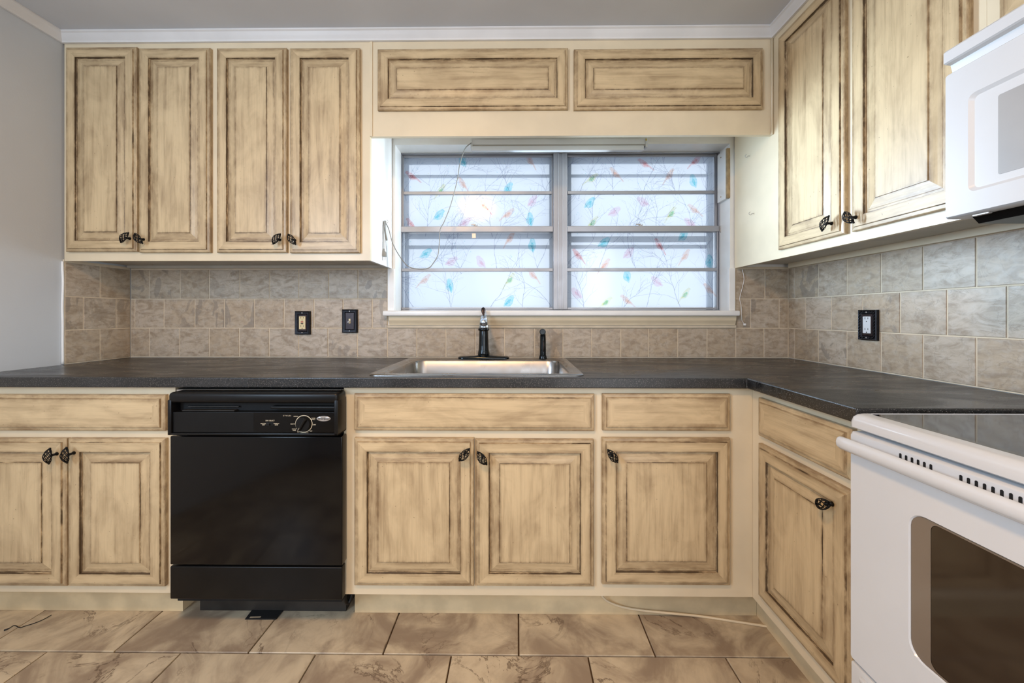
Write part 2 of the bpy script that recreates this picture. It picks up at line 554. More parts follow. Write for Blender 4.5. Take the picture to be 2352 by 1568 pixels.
# crown mouldings: profile (out from wall, down from ceiling)
CR = [(0.0, 0.0), (0.034, 0.0), (0.034, 0.006), (0.028, 0.010), (0.020, 0.022), (0.012, 0.033), (0.010, 0.040), (0.0, 0.040)]
def crown(n, p0, p1, out, s0, s1):
    """run from p0 to p1 (xy); out = direction away from the wall; s0/s1 mitre sign at the ends"""
    bm = bmesh.new()
    p0 = Vector(p0); p1 = Vector(p1); out = Vector(out); d = (p1 - p0).normalized()
    ra = [bm.verts.new((*(p0 + out * o - d * o * s0), CEIL - 0.0005 - h)) for o, h in CR]
    rb = [bm.verts.new((*(p1 + out * o + d * o * s1), CEIL - 0.0005 - h)) for o, h in CR]
    k = len(CR)
    for i in range(k):
        bm.faces.new((ra[i], ra[(i + 1) % k], rb[(i + 1) % k], rb[i]))
    bm.faces.new(ra); bm.faces.new(rb)
    return tag(finish('trim_%d' % n, bm, M['crown']), kind='structure')
crown(1, (XL - 0.007, YU - 0.001), (XU - 0.001, YU - 0.001), (0, -1), -1, -1)
crown(2, (XL - 0.007, YU - 0.001), (XL - 0.007, -2.5), (1, 0), -1, 0)
crown(3, (XU - 0.001, -2.5), (XU - 0.001, YU - 0.001), (-1, 0), 0, -1)

# ------------------------------------------------------------------ wall tiles
TILE_ME = {}
def tile_mesh(w, h, th, bev, key, mat):
    k = (round(w, 4), round(h, 4), key)
    if k not in TILE_ME:
        bm = bmesh.new()
        # front towards -Y, slightly chamfered and uneven edge
        a = [(-w / 2, -h / 2), (w / 2, -h / 2), (w / 2, h / 2), (-w / 2, h / 2)]
        b = [(x - math.copysign(bev, x), y - math.copysign(bev, y)) for x, y in a]
        r0 = [bm.verts.new((x, 0, z)) for x, z in a]
        r1 = [bm.verts.new((x, -th + bev, z)) for x, z in a]
        r2 = [bm.verts.new((x, -th, z)) for x, z in b]
        for A, B in ((r0, r1), (r1, r2)):
            for i in range(4):
                bm.faces.new((A[i], A[(i + 1) % 4], B[(i + 1) % 4], B[i]))
        bm.faces.new(r2); bm.faces.new(r0)
        bmesh.ops.recalc_face_normals(bm, faces=bm.faces)
        me = bpy.data.meshes.new('tile'); bm.to_mesh(me); bm.free()
        me.materials.append(mat)
        TILE_ME[k] = me
    return TILE_ME[k]

G = 0.0046
def put_tile(parent, c, w, h, rotz, th=0.0076, mat=None, key='wall', bev=0.0012):
    o = bpy.data.objects.new('tile', tile_mesh(w, h, th, bev, key, mat or M['slate']))
    COL.objects.link(o)
    o.parent = parent
    o.location = Vector(c) - wpos(parent)
    o.rotation_euler = (random.uniform(-1, 1) * 0.002, 0, rotz)
    return o

def grout(parent, x0, x1, y0, y1, z0, z1):
    bm = bmesh.new(); box(bm, x0, x1, y0, y1, z0, z1)
    return finish('grout', bm, M['grout'], parent)

ZR = [0.9165, 1.0680, 1.2195, 1.3740]     # row boundaries
def back_row(r, joints_px, xa, xb, z1=None):
    js = [xa] + [gx(p, YW) for p in joints_px] + [xb]
    zt = z1 if z1 else ZR[r + 1]
    for a, b in zip(js[:-1], js[1:]):
        if b - a < 0.012: continue
        put_tile(wall_back, ((a + b) / 2, WT, (ZR[r] + zt) / 2), b - a - G, zt - ZR[r] - G, 0)
XLa = XL
Xwl = gx(890, YW)       # left end of the window opening surround
Xwr = gx(1690, YW)
back_row(2, [343, 413, 480, 550, 619, 686, 755, 822], XLa, Xwl)
back_row(1, [309, 376, 447, 515, 584, 652, 721, 788, 855], XLa, Xwl)
back_row(0, [343, 412, 480, 549, 618, 686, 753, 821, 890, 957, 1024, 1092, 1159, 1228, 1293, 1359, 1426, 1490, 1557, 1624, 1690, 1755], XLa, XR)
back_row(2, [1757], Xwr, XR)
back_row(1, [1724, 1790], Xwr, XR)
grout(wall_back, XL, Xwl, WT - 0.0052, WT - 0.0001, 0.9145, 1.385)
grout(wall_back, Xwl, Xwr, WT - 0.0052, WT - 0.0001, 0.9145, ZR[1])
grout(wall_back, Xwr, XR + 0.007, WT - 0.0052, WT - 0.0001, 0.9145, 1.385)

def right_row(r, y_first):
    y = YW; ys = [YW, y_first]
    while ys[-1] > 0.0: ys.append(ys[-1] - 0.1512)
    for a, b in zip(ys[:-1], ys[1:]):
        if a - b < 0.012: continue
        put_tile(wall_right, (XR + 0.008, (a + b) / 2, (ZR[r] + ZR[r + 1]) / 2), a - b - G, ZR[r + 1] - ZR[r] - G, -PI / 2)
right_row(0, 1.925); right_row(2, 1.925); right_row(1, 1.852)
grout(wall_right, XR + 0.0028, XR + 0.0079, -0.15, YW, 0.9145, 1.385)
def left_row(r, ys):
    for a, b in zip(ys[:-1], ys[1:]):
        put_tile(wall_left, (XL - 0.008, (a + b) / 2, (ZR[r] + ZR[r + 1]) / 2), a - b - G, ZR[r + 1] - ZR[r] - G, PI / 2)
left_row(2, [YW, 1.824, 1.680]); left_row(1, [YW, 1.898, 1.753, 1.680]); left_row(0, [YW, 1.824, 1.680])
grout(wall_left, XL - 0.0079, XL - 0.0028, 1.678, YW, 0.9145, 1.385)
# bead of caulk down the front edge of the left tiles
bm = bmesh.new()
pts = [(XL - 0.004, 1.674 + 0.003 * mnoise.noise(Vector((z * 9, 0, 0))), z) for z in [0.916 + k * 0.0153 for k in range(31)]]
tube(bm, pts, [0.0045 + 0.003 * abs(mnoise.noise(Vector((z * 40, 3, 0)))) for z in range(31)], 6)
finish('caulk', bm, M['white'], wall_left, smooth=True)

# ------------------------------------------------------------------ floor tiles
def floor_row(y0, y1, x_first):
    x = x_first
    while x > XL - 0.3: x -= 0.4555
    while x < XR + 0.1:
        a, b = max(x, XL - 0.006), min(x + 0.4555, XR + 0.006)
        if b - a > 0.02:
            o = put_tile(floor, ((a + b) / 2, (y0 + y1) / 2, -0.009), b - a - 0.005, y1 - y0 - 0.005, 0, th=0.009, mat=M['floor'], key='floor', bev=0.0015)
            o.rotation_euler = (-PI / 2, 0, 0)
        x += 0.4555
YF = 1.2645
P = 0.4555
floor_row(YF, YF + P, 0.006)
floor_row(YF - P, YF, 0.2365)
for k in range(1, 8):
    floor_row(YF - P * (k + 1), YF - P * k, 0.006 if k % 2 else 0.2365)
floor_row(YF + P, WT - 0.001, 0.2365)

# ------------------------------------------------------------------ glazed doors
def set_layers(bm):
    return bm.loops.layers.uv.new('grain'), bm.verts.layers.float.new('glaze')

def ringdoor(w, h, prof, horiz, fill_back=True, fill_front=True, close=0.0):
    """nested rectangular rings on a w x h rectangle (local x 0..w, z 0..h, front to -y). prof: (inset, height, glaze)"""
    bm = bmesh.new()
    uvl, gl = set_layers(bm)
    rings = []
    CF = [random.uniform(.86, 1.06) for _ in range(4)]
    for d, hh, g in prof:
        # brush: split each side so the glaze can vary
        ring = [bm.verts.new((d, -hh, d)), bm.verts.new((w - d, -hh, d)), bm.verts.new((w - d, -hh, h - d)), bm.verts.new((d, -hh, h - d))]
        for v, cf in zip(ring, CF): v[gl] = g * (cf if g > .7 else 1)
        rings.append(ring)
    def uvs(f, vert):
        for lp in f.loops:
            c = lp.vert.co
            lp[uvl].uv = (c.z, c.x + c.y) if vert else (c.x, c.z + c.y + 3.0)
    for i in range(len(rings) - 1):
        A, B = rings[i], rings[i + 1]
        for k in range(4):
            f = bm.faces.new((A[k], A[(k + 1) % 4], B[(k + 1) % 4], B[k]))
            uvs(f, (k % 2 == 1) if prof[i][0] < .087 else (not horiz))
    if fill_front:
        f = bm.faces.new(rings[-1]); uvs(f, not horiz)
    if fill_back:
        f = bm.faces.new(list(reversed(rings[0]))); uvs(f, not horiz)
    return bm

FR = [(0, 0, .5), (0, .012, .62), (.0025, .0145, .5), (.0105, .0155, .32), (.0122, .0155, .88), (.0135, .0200, .88), (.0148, .0200, .32), (.026, .0200, .04),
      (.036, .0200, .07), (.0452, .0200, .34), (.0467, .0200, .60), (.0472, .0195, 1.05), (.0482, .0135, 1.05), (.0492, .0125, .8), (.0505, .004, .8)]
PN = [(.049, .003, .9), (.049, .0110, 1.05), (.0504, .0110, .95), (.0516, .0112, .46), (.0560, .0114, .34), (.0568, .0114, .82), (.0576, .0118, .82), (.0584, .0118, .34), (.068, .0130, .18), (.078, .0150, .26), (.0842, .0160, .46),
      (.0852, .0160, .96), (.0864, .0162, 1.0), (.0872, .0188, .62), (.0890, .0190, .34), (.0950, .0190, .14), (.103, .0190, .0)]
DR = [(0, 0, .5), (0, .012, .62), (.0025, .0142, .5), (.0110, .0152, .30), (.0125, .0152, .80), (.0140, .0200, .78), (.017, .0200, .34), (.030, .0200, .06), (.040, .0200, 0)]

def knob_bm():
    """birdcage knob: local z = long axis, pointing out along -y; stem root at the origin"""
    bm = bmesh.new()
    L, R, n = 0.0265, 0.0108, 6
    cy = -0.027
    def P_(s, a):
        z = L * s
        r = R * (max(0.0, 1 - s * s)) ** 0.85 + 0.0018
        bow = -0.006 * (1 - s * s)
        return Vector((r * math.cos(a) * 1.08, cy + bow + 0.004 + r * math.sin(a) * 0.62, z))
    for sgn in (1, -1):
        for k in range(n):
            a0 = 2 * PI * k / n
            pts = [P_(-0.92 + 1.84 * j / 10, a0 + sgn * PI * 0.95 * j / 10) for j in range(11)]
            tube(bm, pts, 0.0012, 5)
    for s in (-1, 1):
        tube(bm, [(0, cy + 0.0035, s * (L * 0.78)), (0, cy + 0.0045, s * L), (0, cy + 0.005, s * (L + 0.0028))], [0.0036, 0.0036, 0.0022], 8)
    tube(bm, [(0, 0.0002, 0), (0, -0.003, 0), (0, -0.006, 0), (0, cy + 0.007, 0)], [0.0064, 0.0060, 0.0038, 0.0046], 10)
    bmesh.ops.recalc_face_normals(bm, faces=bm.faces)
    for f in bm.faces: f.smooth = True
    return bm
kb = knob_bm(); KNOB = bpy.data.meshes.new('knob'); kb.to_mesh(KNOB); kb.free(); KNOB.materials.append(M['iron'])

def door(parent, name, w, h, loc, face, horiz=False, slab=False, knob=None):
    """loc = world position of the lower left corner of the door's back as seen from the front"""
    rz = 0 if face == 'Y' else -PI / 2
    def mesh_obj(bm, nm, par, l, rot):
        bmesh.ops.recalc_face_normals(bm, faces=bm.faces)
        me = bpy.data.meshes.new(nm); bm.to_mesh(me); bm.free(); me.materials.append(M['glazed'])
        o = bpy.data.objects.new(nm, me); COL.objects.link(o); o.parent = par; o.location = l; o.rotation_euler = (0, 0, rot)
        return o
    l = Vector(loc) - wpos(parent)
    d = mesh_obj(ringdoor(w, h, DR if slab else FR, horiz, fill_front=slab), name, parent, l, rz)
    if not slab:
        mesh_obj(ringdoor(w, h, PN, horiz), 'panel', d, (0, 0, 0), 0)
    if knob:
        u, v, ang = knob
        k = bpy.data.objects.new('knob', KNOB); COL.objects.link(k); k.parent = d
        k.location = (u, -0.0199, v)
        k.rotation_euler = (0, ang, 0)
    return d

def back_door(parent, name, x0p, x1p, y0p, y1p, Yf, knob=None, **kw):
    """from photo pixels: left, right, top, bottom on the front plane of the door"""
    Y = Yf - DT
    x0, x1 = gx(x0p, Y), gx(x1p, Y)
    xm = (x0p + x1p) / 2
    z1, z0 = gz(y0p, Y, xm), gz(y1p, Y, xm)
    kn = None
    if knob:
        kx, ky, ang = knob
        p = onY(kx, ky, Yf - DT - 0.027)
        kn = (p.x - x0, p.z - z0, ang)
    return door(parent, name, x1 - x0, z1 - z0, (x0, Yf - 0.0003, z0), 'Y', knob=kn, **kw)

def side_door(parent, name, ya, yb, z0, z1, Xf, knob=None, **kw):
    """door facing -x; ya = far edge, yb = near edge"""
    kn = None
    if knob:
        kx, ky, ang = knob
        p = onX(kx, ky, Xf - DT - 0.027)
        kn = (ya - p.y, p.z - z0, ang)
    return door(parent, name, ya - yb, z1 - z0, (Xf - 0.0003, ya, z0), 'X', knob=kn, **kw)

R_ = math.radians
# ---- wall cabinet, back left
ZU0 = 1.3775
XS = gx(850, YU)     # right side of the left cabinet
c = empty('wall_cabinet', ((XL + XS) / 2, (YU + WT) / 2, ZU0), 'four-door antiqued cream wall cabinet hung left of the window', 'cabinet')
bm = bmesh.new()
box(bm, XL + 0.0005, XS, YU, YU + 0.018, ZU0, CEIL - 0.002)           # face frame board
box(bm, XS - 0.014, XS, YU + 0.018, YW - 0.001, ZU0 + 0.0005, CEIL - 0.002, mi=1)   # right side, painted white
box(bm, XL + 0.001, XS - 0.014, YU + 0.018, YW - 0.001, ZU0 + 0.016, CEIL - 0.002, mi=2)
finish('body', bm, [M['frame'], M['white'], M['under']], c)
bm = bmesh.new(); box(bm, XL + 0.001, XS - 0.016, YW - 0.021, YW - 0.002, ZU0 + 0.002, ZU0 + 0.0155)
finish('hanging_rail', bm, M['under'], c)
for px in (350, 530, 712):
    bm = bmesh.new(); q = onY(px, 607, YW - 0.0212)
    q = onZ(px, 608, ZU0 + 0.0155)
    lathe(bm, [(0.0005, -0.002), (0.003, -0.0015), (0.0035, 0.0)], (q.x, q.y, q.z), 8)
    finish('nail', bm, M['wood_edge'], c, smooth=True)
back_door(c, 'door', 147, 311, 106, 577, YU, knob=(284, 545, R_(38)))
back_door(c, 'door', 316, 480, 108, 579, YU, knob=(316, 547, R_(-38)))
back_door(c, 'door', 495, 656, 108, 579, YU, knob=(634, 548, R_(36)))
back_door(c, 'door', 664, 825, 108, 580, YU, knob=(669, 549, R_(-36)))
# ---- cabinet bridging over the window
ZV0 = gz(312, YU)
c = empty('bridge_cabinet', ((XS + XU) / 2, YU + 0.1, ZV0), 'shallow horizontal two-door cabinet bridging over the kitchen window', 'cabinet')
bm = bmesh.new()
box(bm, XS + 0.0005, XU - 0.0005, YU, YU + 0.018, ZV0, CEIL - 0.002)
box(bm, XS + 0.0005, XU - 0.0005, YU + 0.018, WT - 0.0005, 2.060, CEIL - 0.002, mi=1)
finish('body', bm, [M['frame'], M['white']], c)
back_door(c, 'door', 866, 1305, 109, 250, YU, horiz=True)
back_door(c, 'door', 1319, 1755, 109, 249, YU, horiz=True)
bm = bmesh.new(); box(bm, gx(849, YU - .004), gx(855, YU - .004), YU - 0.004, YU - 0.0002, ZV0 + 0.001, gz(94, YU))
finish('seam_batten', bm, M['frame'], c)
bm = bmesh.new(); tube(bm, [(XU - 0.006, YU - 0.004, ZV0 - 0.001), (XU - 0.006, YU - 0.004, gz(94, YU))], 0.0055, 8)
finish('corner_bead', bm, M['frame'], c, smooth=True)

# ---- wall cabinet, right wall
YRN = 0.918     # where the tall right cabinet ends (the microwave starts)
c = empty('wall_cabinet', ((XU + XR) / 2, 1.44, ZU0), 'tall two-door antiqued wall cabinet on the right wall beside the microwave', 'cabinet')
bm = bmesh.new()
box(bm, XU, XU + 0.018, YRN, YW - 0.0005, ZU0, CEIL - 0.002)
box(bm, XU + 0.018, XR - 0.0005, YRN, YW - 0.0005, ZU0 + 0.020, CEIL - 0.002, mi=1)
box(bm, XR - 0.022, XR - 0.0006, YRN, YW - 0.03, ZU0 - 0.004, ZU0 + 0.020, mi=0)
finish('body', bm, [M['frame'], M['under']], c)
side_door(c, 'door', 1.622, 1.296, 1.411, 2.312, XU, knob=(1893, 513, R_(33)))
side_door(c, 'door', 1.268, 0.944, 1.411, 2.312, XU, knob=(1947, 499, R_(-38)))
# ---- short cabinet above the microwave
c = empty('wall_cabinet', ((XU + XR) / 2, 0.53, 1.76), 'short antiqued wall cabinet directly above the white microwave', 'cabinet')
bm = bmesh.new()
box(bm, XU, XU + 0.018, 0.14, YRN - 0.0005, 1.762, CEIL - 0.002)
box(bm, XU + 0.018, XR - 0.0005, 0.14, YRN - 0.0005, 1.775, CEIL - 0.002, mi=1)
finish('body', bm, [M['frame'], M['under']], c)
side_door(c, 'door', 0.884, 0.540, 1.800, 2.312, XU, horiz=True)
side_door(c, 'door', 0.520, 0.176, 1.800, 2.312, XU, horiz=True)

# ---- base cabinets
ZB0, ZB1 = 0.128, 0.8755
XD0, XD1 = gx(403, YB), gx(790, YB)      # dishwasher opening
ZT = 0.0005
# left base
c = empty('base_cabinet', ((XL + XD0) / 2, 1.66, 0), 'antiqued base cabinet with drawer over two doors left of the dishwasher', 'cabinet')
bm = bmesh.new()
box(bm, XL, XD0, YB, YB + 0.018, ZB0, ZB1)
box(bm, XL, XD0, YB + 0.018, YW - 0.0, ZB0 + 0.001, ZB1, mi=1)
finish('body', bm, [M['frame'], M['under']], c)
bm = bmesh.new(); box(bm, XL, gx(420, 1.44), 1.440, 1.458, ZT, ZB0 - 0.0003)
box(bm, gx(420, 1.44) - 0.018, gx(420, 1.44), 1.458, 1.9, ZT, ZB0 - 0.0003)
finish('toe_kick', bm, M['toe'], c)
Y = YB - DT
zz1, zz0 = gz(907, Y, 200), gz(990, Y, 200)
door(c, 'drawer_front', gx(375, Y) + 1.985, zz1 - zz0, (-1.985, YB - 0.0003, zz0), 'Y', horiz=True, slab=True)
z1, z0 = gz(1008, Y, 200), gz(1349, Y, 200)
xa, xb = gx(148, Y), gx(152, Y)
k = onY(110, 1048, Y - 0.027)
door(c, 'door', xa + 1.950, z1 - z0, (-1.950, YB - 0.0003, z0), 'Y', knob=(k.x + 1.950, k.z - z0, R_(4)))
back_door(c, 'door', 152, 375, 1008, 1349, YB, knob=(150, 1046, R_(-3)))
# middle base
c = empty('base_cabinet', (0.1, 1.66, 0), 'wide antiqued sink base cabinet with three doors, right of the dishwasher', 'cabinet')
bm = bmesh.new()
SX0, SX1, SY0, SY1 = -0.515, 0.220, 1.410, 1.905      # hole for the bowl
box(bm, XD1, XB - 0.0005, YB, YB + 0.018, ZB0, ZB1)
box(bm, XD1, XB - 0.0005, YB + 0.018, WT - 0.01, ZB0 + 0.001, 0.66, mi=1)
box(bm, XD1, SX0 - 0.01, YB + 0.018, WT - 0.01, 0.66, ZB1, mi=1)
box(bm, SX1 + 0.01, XB - 0.0005, YB + 0.018, WT - 0.01, 0.66, ZB1, mi=1)
finish('body', bm, [M['frame'], M['under']], c)
bm = bmesh.new(); box(bm, gx(815, 1.44), 0.905, 1.440, 1.458, ZT, ZB0 - 0.0003)
box(bm, gx(815, 1.44), gx(815, 1.44) + 0.018, 1.458, 1.9, ZT, ZB0 - 0.0003)
finish('toe_kick', bm, M['toe'], c)
back_door(c, 'drawer_front', 812, 1366, 905, 990, YB, horiz=True, slab=True)
back_door(c, 'drawer_front', 1385, 1680, 905, 990, YB, horiz=True, slab=True)
back_door(c, 'door', 812, 1088, 1007, 1348, YB, knob=(1066, 1045, R_(40)))
back_door(c, 'door', 1092, 1365, 1010, 1349, YB, knob=(1107, 1053, R_(-36)))
back_door(c, 'door', 1384, 1680, 1007, 1346, YB, knob=(1408, 1048, R_(-38)))
# right base
YRB = 0.906
c = empty('base_cabinet', (1.1, 1.13, 0), 'single-door antiqued base cabinet on the right run beside the white range', 'cabinet')
bm = bmesh.new()
box(bm, XB, XB + 0.018, YRB, YB + 0.0175, ZB0, ZB1)
box(bm, XB + 0.018, XR - 0.001, YRB, YB + 0.0175, ZB0 + 0.001, ZB1, mi=1)
finish('body', bm, [M['frame'], M['under']], c)
bm = bmesh.new(); box(bm, 0.9055, 0.922, YRB, 1.4395, ZT, ZB0 - 0.0003)
finish('toe_kick', bm, M['toe'], c)
side_door(c, 'drawer_front', 1.308, 0.945, 0.724, 0.853, XB, horiz=True, slab=True)
side_door(c, 'door', 1.308, 0.945, 0.176, 0.697, XB, knob=(1888, 1157, R_(62)))

# ------------------------------------------------------------------ countertop
ZC = 0.914
YCF, XCF = 1.333, 0.806
bm = bmesh.new()
xs = [XL, SX0, SX1, XCF, XR - 0.0005]
ys = [YRB, YCF, SY0, SY1, YW - 0.0005]
cells(bm, xs, ys, lambda x, y: (y > YCF and not (SX0 < x < SX1 and SY0 < y < SY1)) or x > XCF, 0.8775, ZC)
top = finish('countertop', bm, M['counter'])
tag(top, 'L-shaped speckled black laminate countertop running under the window', 'countertop')
bv = top.modifiers.new('edge', 'BEVEL'); bv.width = 0.0035; bv.segments = 2; bv.limit_method = 'ANGLE'

# ------------------------------------------------------------------ sink
sx0, sx1, sy0, sy1 = -0.548, 0.247, 1.372, 1.936
c = empty('sink', ((sx0 + sx1) / 2, (sy0 + sy1) / 2, ZC), 'stainless steel single-bowl drop-in sink set in the black counter below the window', 'sink')
bm = bmesh.new()
bx0, bx1, by0, by1 = SX0 + 0.022, SX1 - 0.022, SY0 + 0.005, 1.835
rings = [rrect(sx0, sx1, sy0, sy1, .035, ZC + .0003), rrect(sx0, sx1, sy0, sy1, .035, ZC + .0022), rrect(sx0 + .004, sx1 - .004, sy0 + .004, sy1 - .004, .033, ZC + .0052),
         rrect(sx0 + .014, sx1 - .014, sy0 + .012, sy1 - .012, .03, ZC + .0058),
         rrect(bx0 - .016, bx1 + .016, by0 - .012, by1 + .016, .06, ZC + .0050),
         rrect(bx0 - .012, bx1 + .012, by0 - .010, by1 + .012, .06, ZC + .0018),
         rrect(bx0 - .003, bx1 + .003, by0 - .002, by1 + .003, .058, ZC + .0012),
         rrect(bx0 + .002, bx1 - .002, by0 + .002, by1 - .002, .055, ZC - .006),
         rrect(bx0 + .006, bx1 - .006, by0 + .006, by1 - .006, .055, ZC - .08),
         rrect(bx0 + .012, bx1 - .012, by0 + .012, by1 - .012, .055, ZC - .155),
         rrect(bx0 + .022, bx1 - .022, by0 + .022, by1 - .022, .055, ZC - .172),
         rrect(bx0 + .045, bx1 - .045, by0 + .045, by1 - .045, .045, ZC - .180)]
loft(bm, rings)
finish('bowl', bm, M['steel'], c, auto=40)
bm = bmesh.new()
lathe(bm, [(.044, -.1796), (.044, -.1775), (.038, -.1770), (.030, -.1785), (.004, -.1787)], ((bx0 + bx1) / 2, 1.65, ZC), 24)
finish('drain', bm, M['chrome'], c, smooth=True)

# ------------------------------------------------------------------ faucet
ZS = ZC + 0.0058
fy = 1.882
fx = gx(1111, fy)
c = empty('faucet', (fx, fy, ZS), 'dark bronze single-lever kitchen faucet on the sink deck', 'faucet')
bm = bmesh.new()
loft(bm, [rrect(fx - .127, fx + .127, fy - .028, fy + .028, .0278, ZS + .0003), rrect(fx - .127, fx + .127, fy - .028, fy + .028, .0278, ZS + .007),
          rrect(fx - .120, fx + .120, fy - .024, fy + .024, .0238, ZS + .011), rrect(fx - .05, fx + .05, fy - .020, fy + .020, .0198, ZS + .0135),
          rrect(fx - .032, fx + .032, fy - .018, fy + .018, .0178, ZS + .0175)])
finish('escutcheon', bm, M['bronze'], c, auto=50)
bm = bmesh.new()
H = 0.147
prof = [(.026, .012), (.029, .018), (.030, .026), (.0275, .036), (.0255, .046), (.0245, .07), (.0235, .10), (.0230, .128), (.0225, .136), (.0265, .139), (.0285, .143), (.0285, .147), (.0255, .151)]
lathe(bm, prof, (fx, fy, ZS), 12)
finish('column', bm, M['bronze'], c, auto=50)
bm = bmesh.new()
lathe(bm, [(.0225, .1500), (.0262, .1512), (.0245, .157), (.0225, .168), (.0200, .184), (.0170, .200), (.0125, .210), (.006, .214)], (fx, fy, ZS), 20)
finish('bell_cap', bm, M['chrome'], c, smooth=True)
bm = bmesh.new()   # spout reaching out over the bowl, seen end-on in the photograph
pts = smoothpath([(gx(1111, fy - d_), fy - d_, ZS + h_) for d_, h_ in ((.004, .172), (.05, .183), (.10, .186), (.135, .182), (.150, .178))], 4)
tube(bm, pts, [.0200 - .0035 * i / len(pts) for i in range(len(pts))], 16, flat=.9)
finish('spout', bm, M['chrome'], c, smooth=True)
bm = bmesh.new()
pts = [(fx, fy, ZS + .210), (fx - .001, fy + .003, ZS + .218), (fx - .002, fy + .007, ZS + .228), (fx - .003, fy + .012, ZS + .240), (fx - .003, fy + .015, ZS + .249), (fx - .003, fy + .017, ZS + .254)]
tube(bm, pts, [.0055, .0055, .0095, .0115, .0095, .004], 14, flat=0.6)
finish('lever', bm, M['lever'], c, smooth=True)
# sprayer
ex = gx(1247, 1.88)
c = empty('side_sprayer', (ex, 1.880, ZS), 'dark bronze side sprayer standing right of the faucet', 'sprayer')
bm = bmesh.new()
lathe(bm, [(.0205, .0003), (.0205, .003), (.0185, .012), (.0175, .015), (.0150, .016)], (ex, 1.88, ZS), 20)
finish('base_collar', bm, M['bronze'], c, auto=40)
bm = bmesh.new()
pts = smoothpath([(ex, 1.88, ZS + .012), (ex, 1.88, ZS + .05), (ex, 1.88, ZS + .10), (ex - .001, 1.876, ZS + .125), (ex - .003, 1.864, ZS + .136), (ex - .003, 1.848, ZS + .134)], 4)
rr = []
for i in range(len(pts)):
    t = i / (len(pts) - 1)
    rr.append(.0160 * (1 - t) + .0122 * t if t < .6 else .0133)
tube(bm, pts, rr, 16)
finish('body', bm, M['bronze'], c, smooth=True)
bm = bmesh.new()
lathe(bm, [(.0155, .004), (.0158, -.004), (.0145, -.009), (.0120, -.0095), (.0115, -.007), (.003, -.007)], (ex - .004, 1.848, ZS + .134), 20, axis='Y')
finish('spray_head', bm, M['bronze'], c, auto=45)
bm = bmesh.new()
tube(bm, smoothpath([(ex + .001, 1.8640, ZS + .034), (ex + .003, 1.8635, ZS + .06), (ex + .001, 1.8655, ZS + .09)], 4), [.002 + .0035 * math.sin(PI * i / 8) for i in range(9)], 8, flat=0.5)
finish('thumb_lever', bm, M['lever'], c, smooth=True)

# ------------------------------------------------------------------ window
YG = 2.098           # glass plane
win = empty('window_1', (0.23, WT, 1.15), kind='structure')
def wpart(name, bm, m, parent=None, **kw):
    return finish(name, bm, m, parent or win, **kw)
# jamb linings and head
for nm, a, b in (('side_jamb', OX0 + .0005, OX0 + .004), ('side_jamb', OX1 - .004, OX1 - .0005)):
    bm = bmesh.new(); box(bm, a, b, WT - .002, YG + .012, 1.158, OZ1 - .0005)
    wpart(nm, bm, M['white'])
bm = bmesh.new(); box(bm, OX0 + .004, OX1 - .004, WT - .002, YG + .012, OZ1 - .012, OZ1 - .0005)
wpart('head_jamb', bm, M['white'])
# side casings below the cabinets
for xa, xb in ((890, 905), (1675, 1689)):
    bm = bmesh.new(); box(bm, gx(xa, YW - .01), gx(xb, YW - .01), YW - .010, WT - .0003, 1.155, 1.3765, .0015)
    wpart('casing', bm, M['white'])
# sill and apron
zs1 = 1.158
bm = bmesh.new()
box(bm, gx(878, 1.925), gx(1701, 1.925), 1.925, WT - .0003, zs1 - .027, zs1, .006, 3)
box(bm, OX0 + .001, OX1 - .001, WT - .0003, YG + .012, zs1 - .017, zs1 - .0003)
wpart('window_sill', bm, M['white'], auto=30)
bm = bmesh.new()
A0, A1 = gx(893, 1.95), gx(1690, 1.95)
pr = [(WT - .0003, zs1 - .0275), (1.944, zs1 - .0275), (1.947, zs1 - .050), (1.955, zs1 - .066), (1.957, zs1 - .074), (WT - .0003, zs1 - .074)]
va = [bm.verts.new((A0, y, z)) for y, z in pr]; vb = [bm.verts.new((A1, y, z)) for y, z in pr]
for i in range(len(pr)):
    bm.faces.new((va[i], va[(i + 1) % len(pr)], vb[(i + 1) % len(pr)], vb[i]))
bm.faces.new(va); bm.faces.new(vb)
wpart('apron', bm, M['frame'])
bm = bmesh.new(); box(bm, Xwl, Xwr, YW - .006, WT - .0003, ZR[1] + .0005, zs1 - .0745, .002)
wpart('caulk', bm, M['caulk'])

Z = lambda py: gz(py, YG)
X = lambda px: gx(px, YG)
LX = (928, 1267); RX = (1303, 1640)
rowsU = ((362, 440), (447, 522)); rowsL = ((536, 617), (624, 706))
# outer frame
bm = bmesh.new()
e = .0006
x0, x1 = OX0 + .004 + e, OX1 - .004 - e
z0, z1 = zs1 + e, OZ1 - .012 - e
box(bm, x0, X(923), YG - .028, YG + .012, z0, z1, .0015)
box(bm, X(1646), x1, YG - .028, YG + .012, z0, z1, .0015)
box(bm, X(923), X(1646), YG - .028, YG + .012, Z(357), z1, .0015)
box(bm, X(923), X(1646), YG - .028, YG + .012, z0, Z(711), .0015)
wpart('frame', bm, M['alu'])
bm = bmesh.new()
box(bm, X(1270), X(1301), YG - .032, YG + .012, Z(711) + e, Z(357) - e, .0015)
box(bm, X(1279), X(1282), YG - .036, YG - .0322, Z(711) + e, Z(357) - e, .0008)
box(bm, X(1289), X(1292), YG - .036, YG - .0322, Z(711) + e, Z(357) - e, .0008)
wpart('mullion', bm, M['alu'])
def flat_rail(name, xa, xb, za, zb, ya, yb, bev=.0012):
    bm = bmesh.new(); box(bm, xa, xb, ya, yb, za, zb, bev)
    return wpart(name, bm, M['alu'])
panes = []
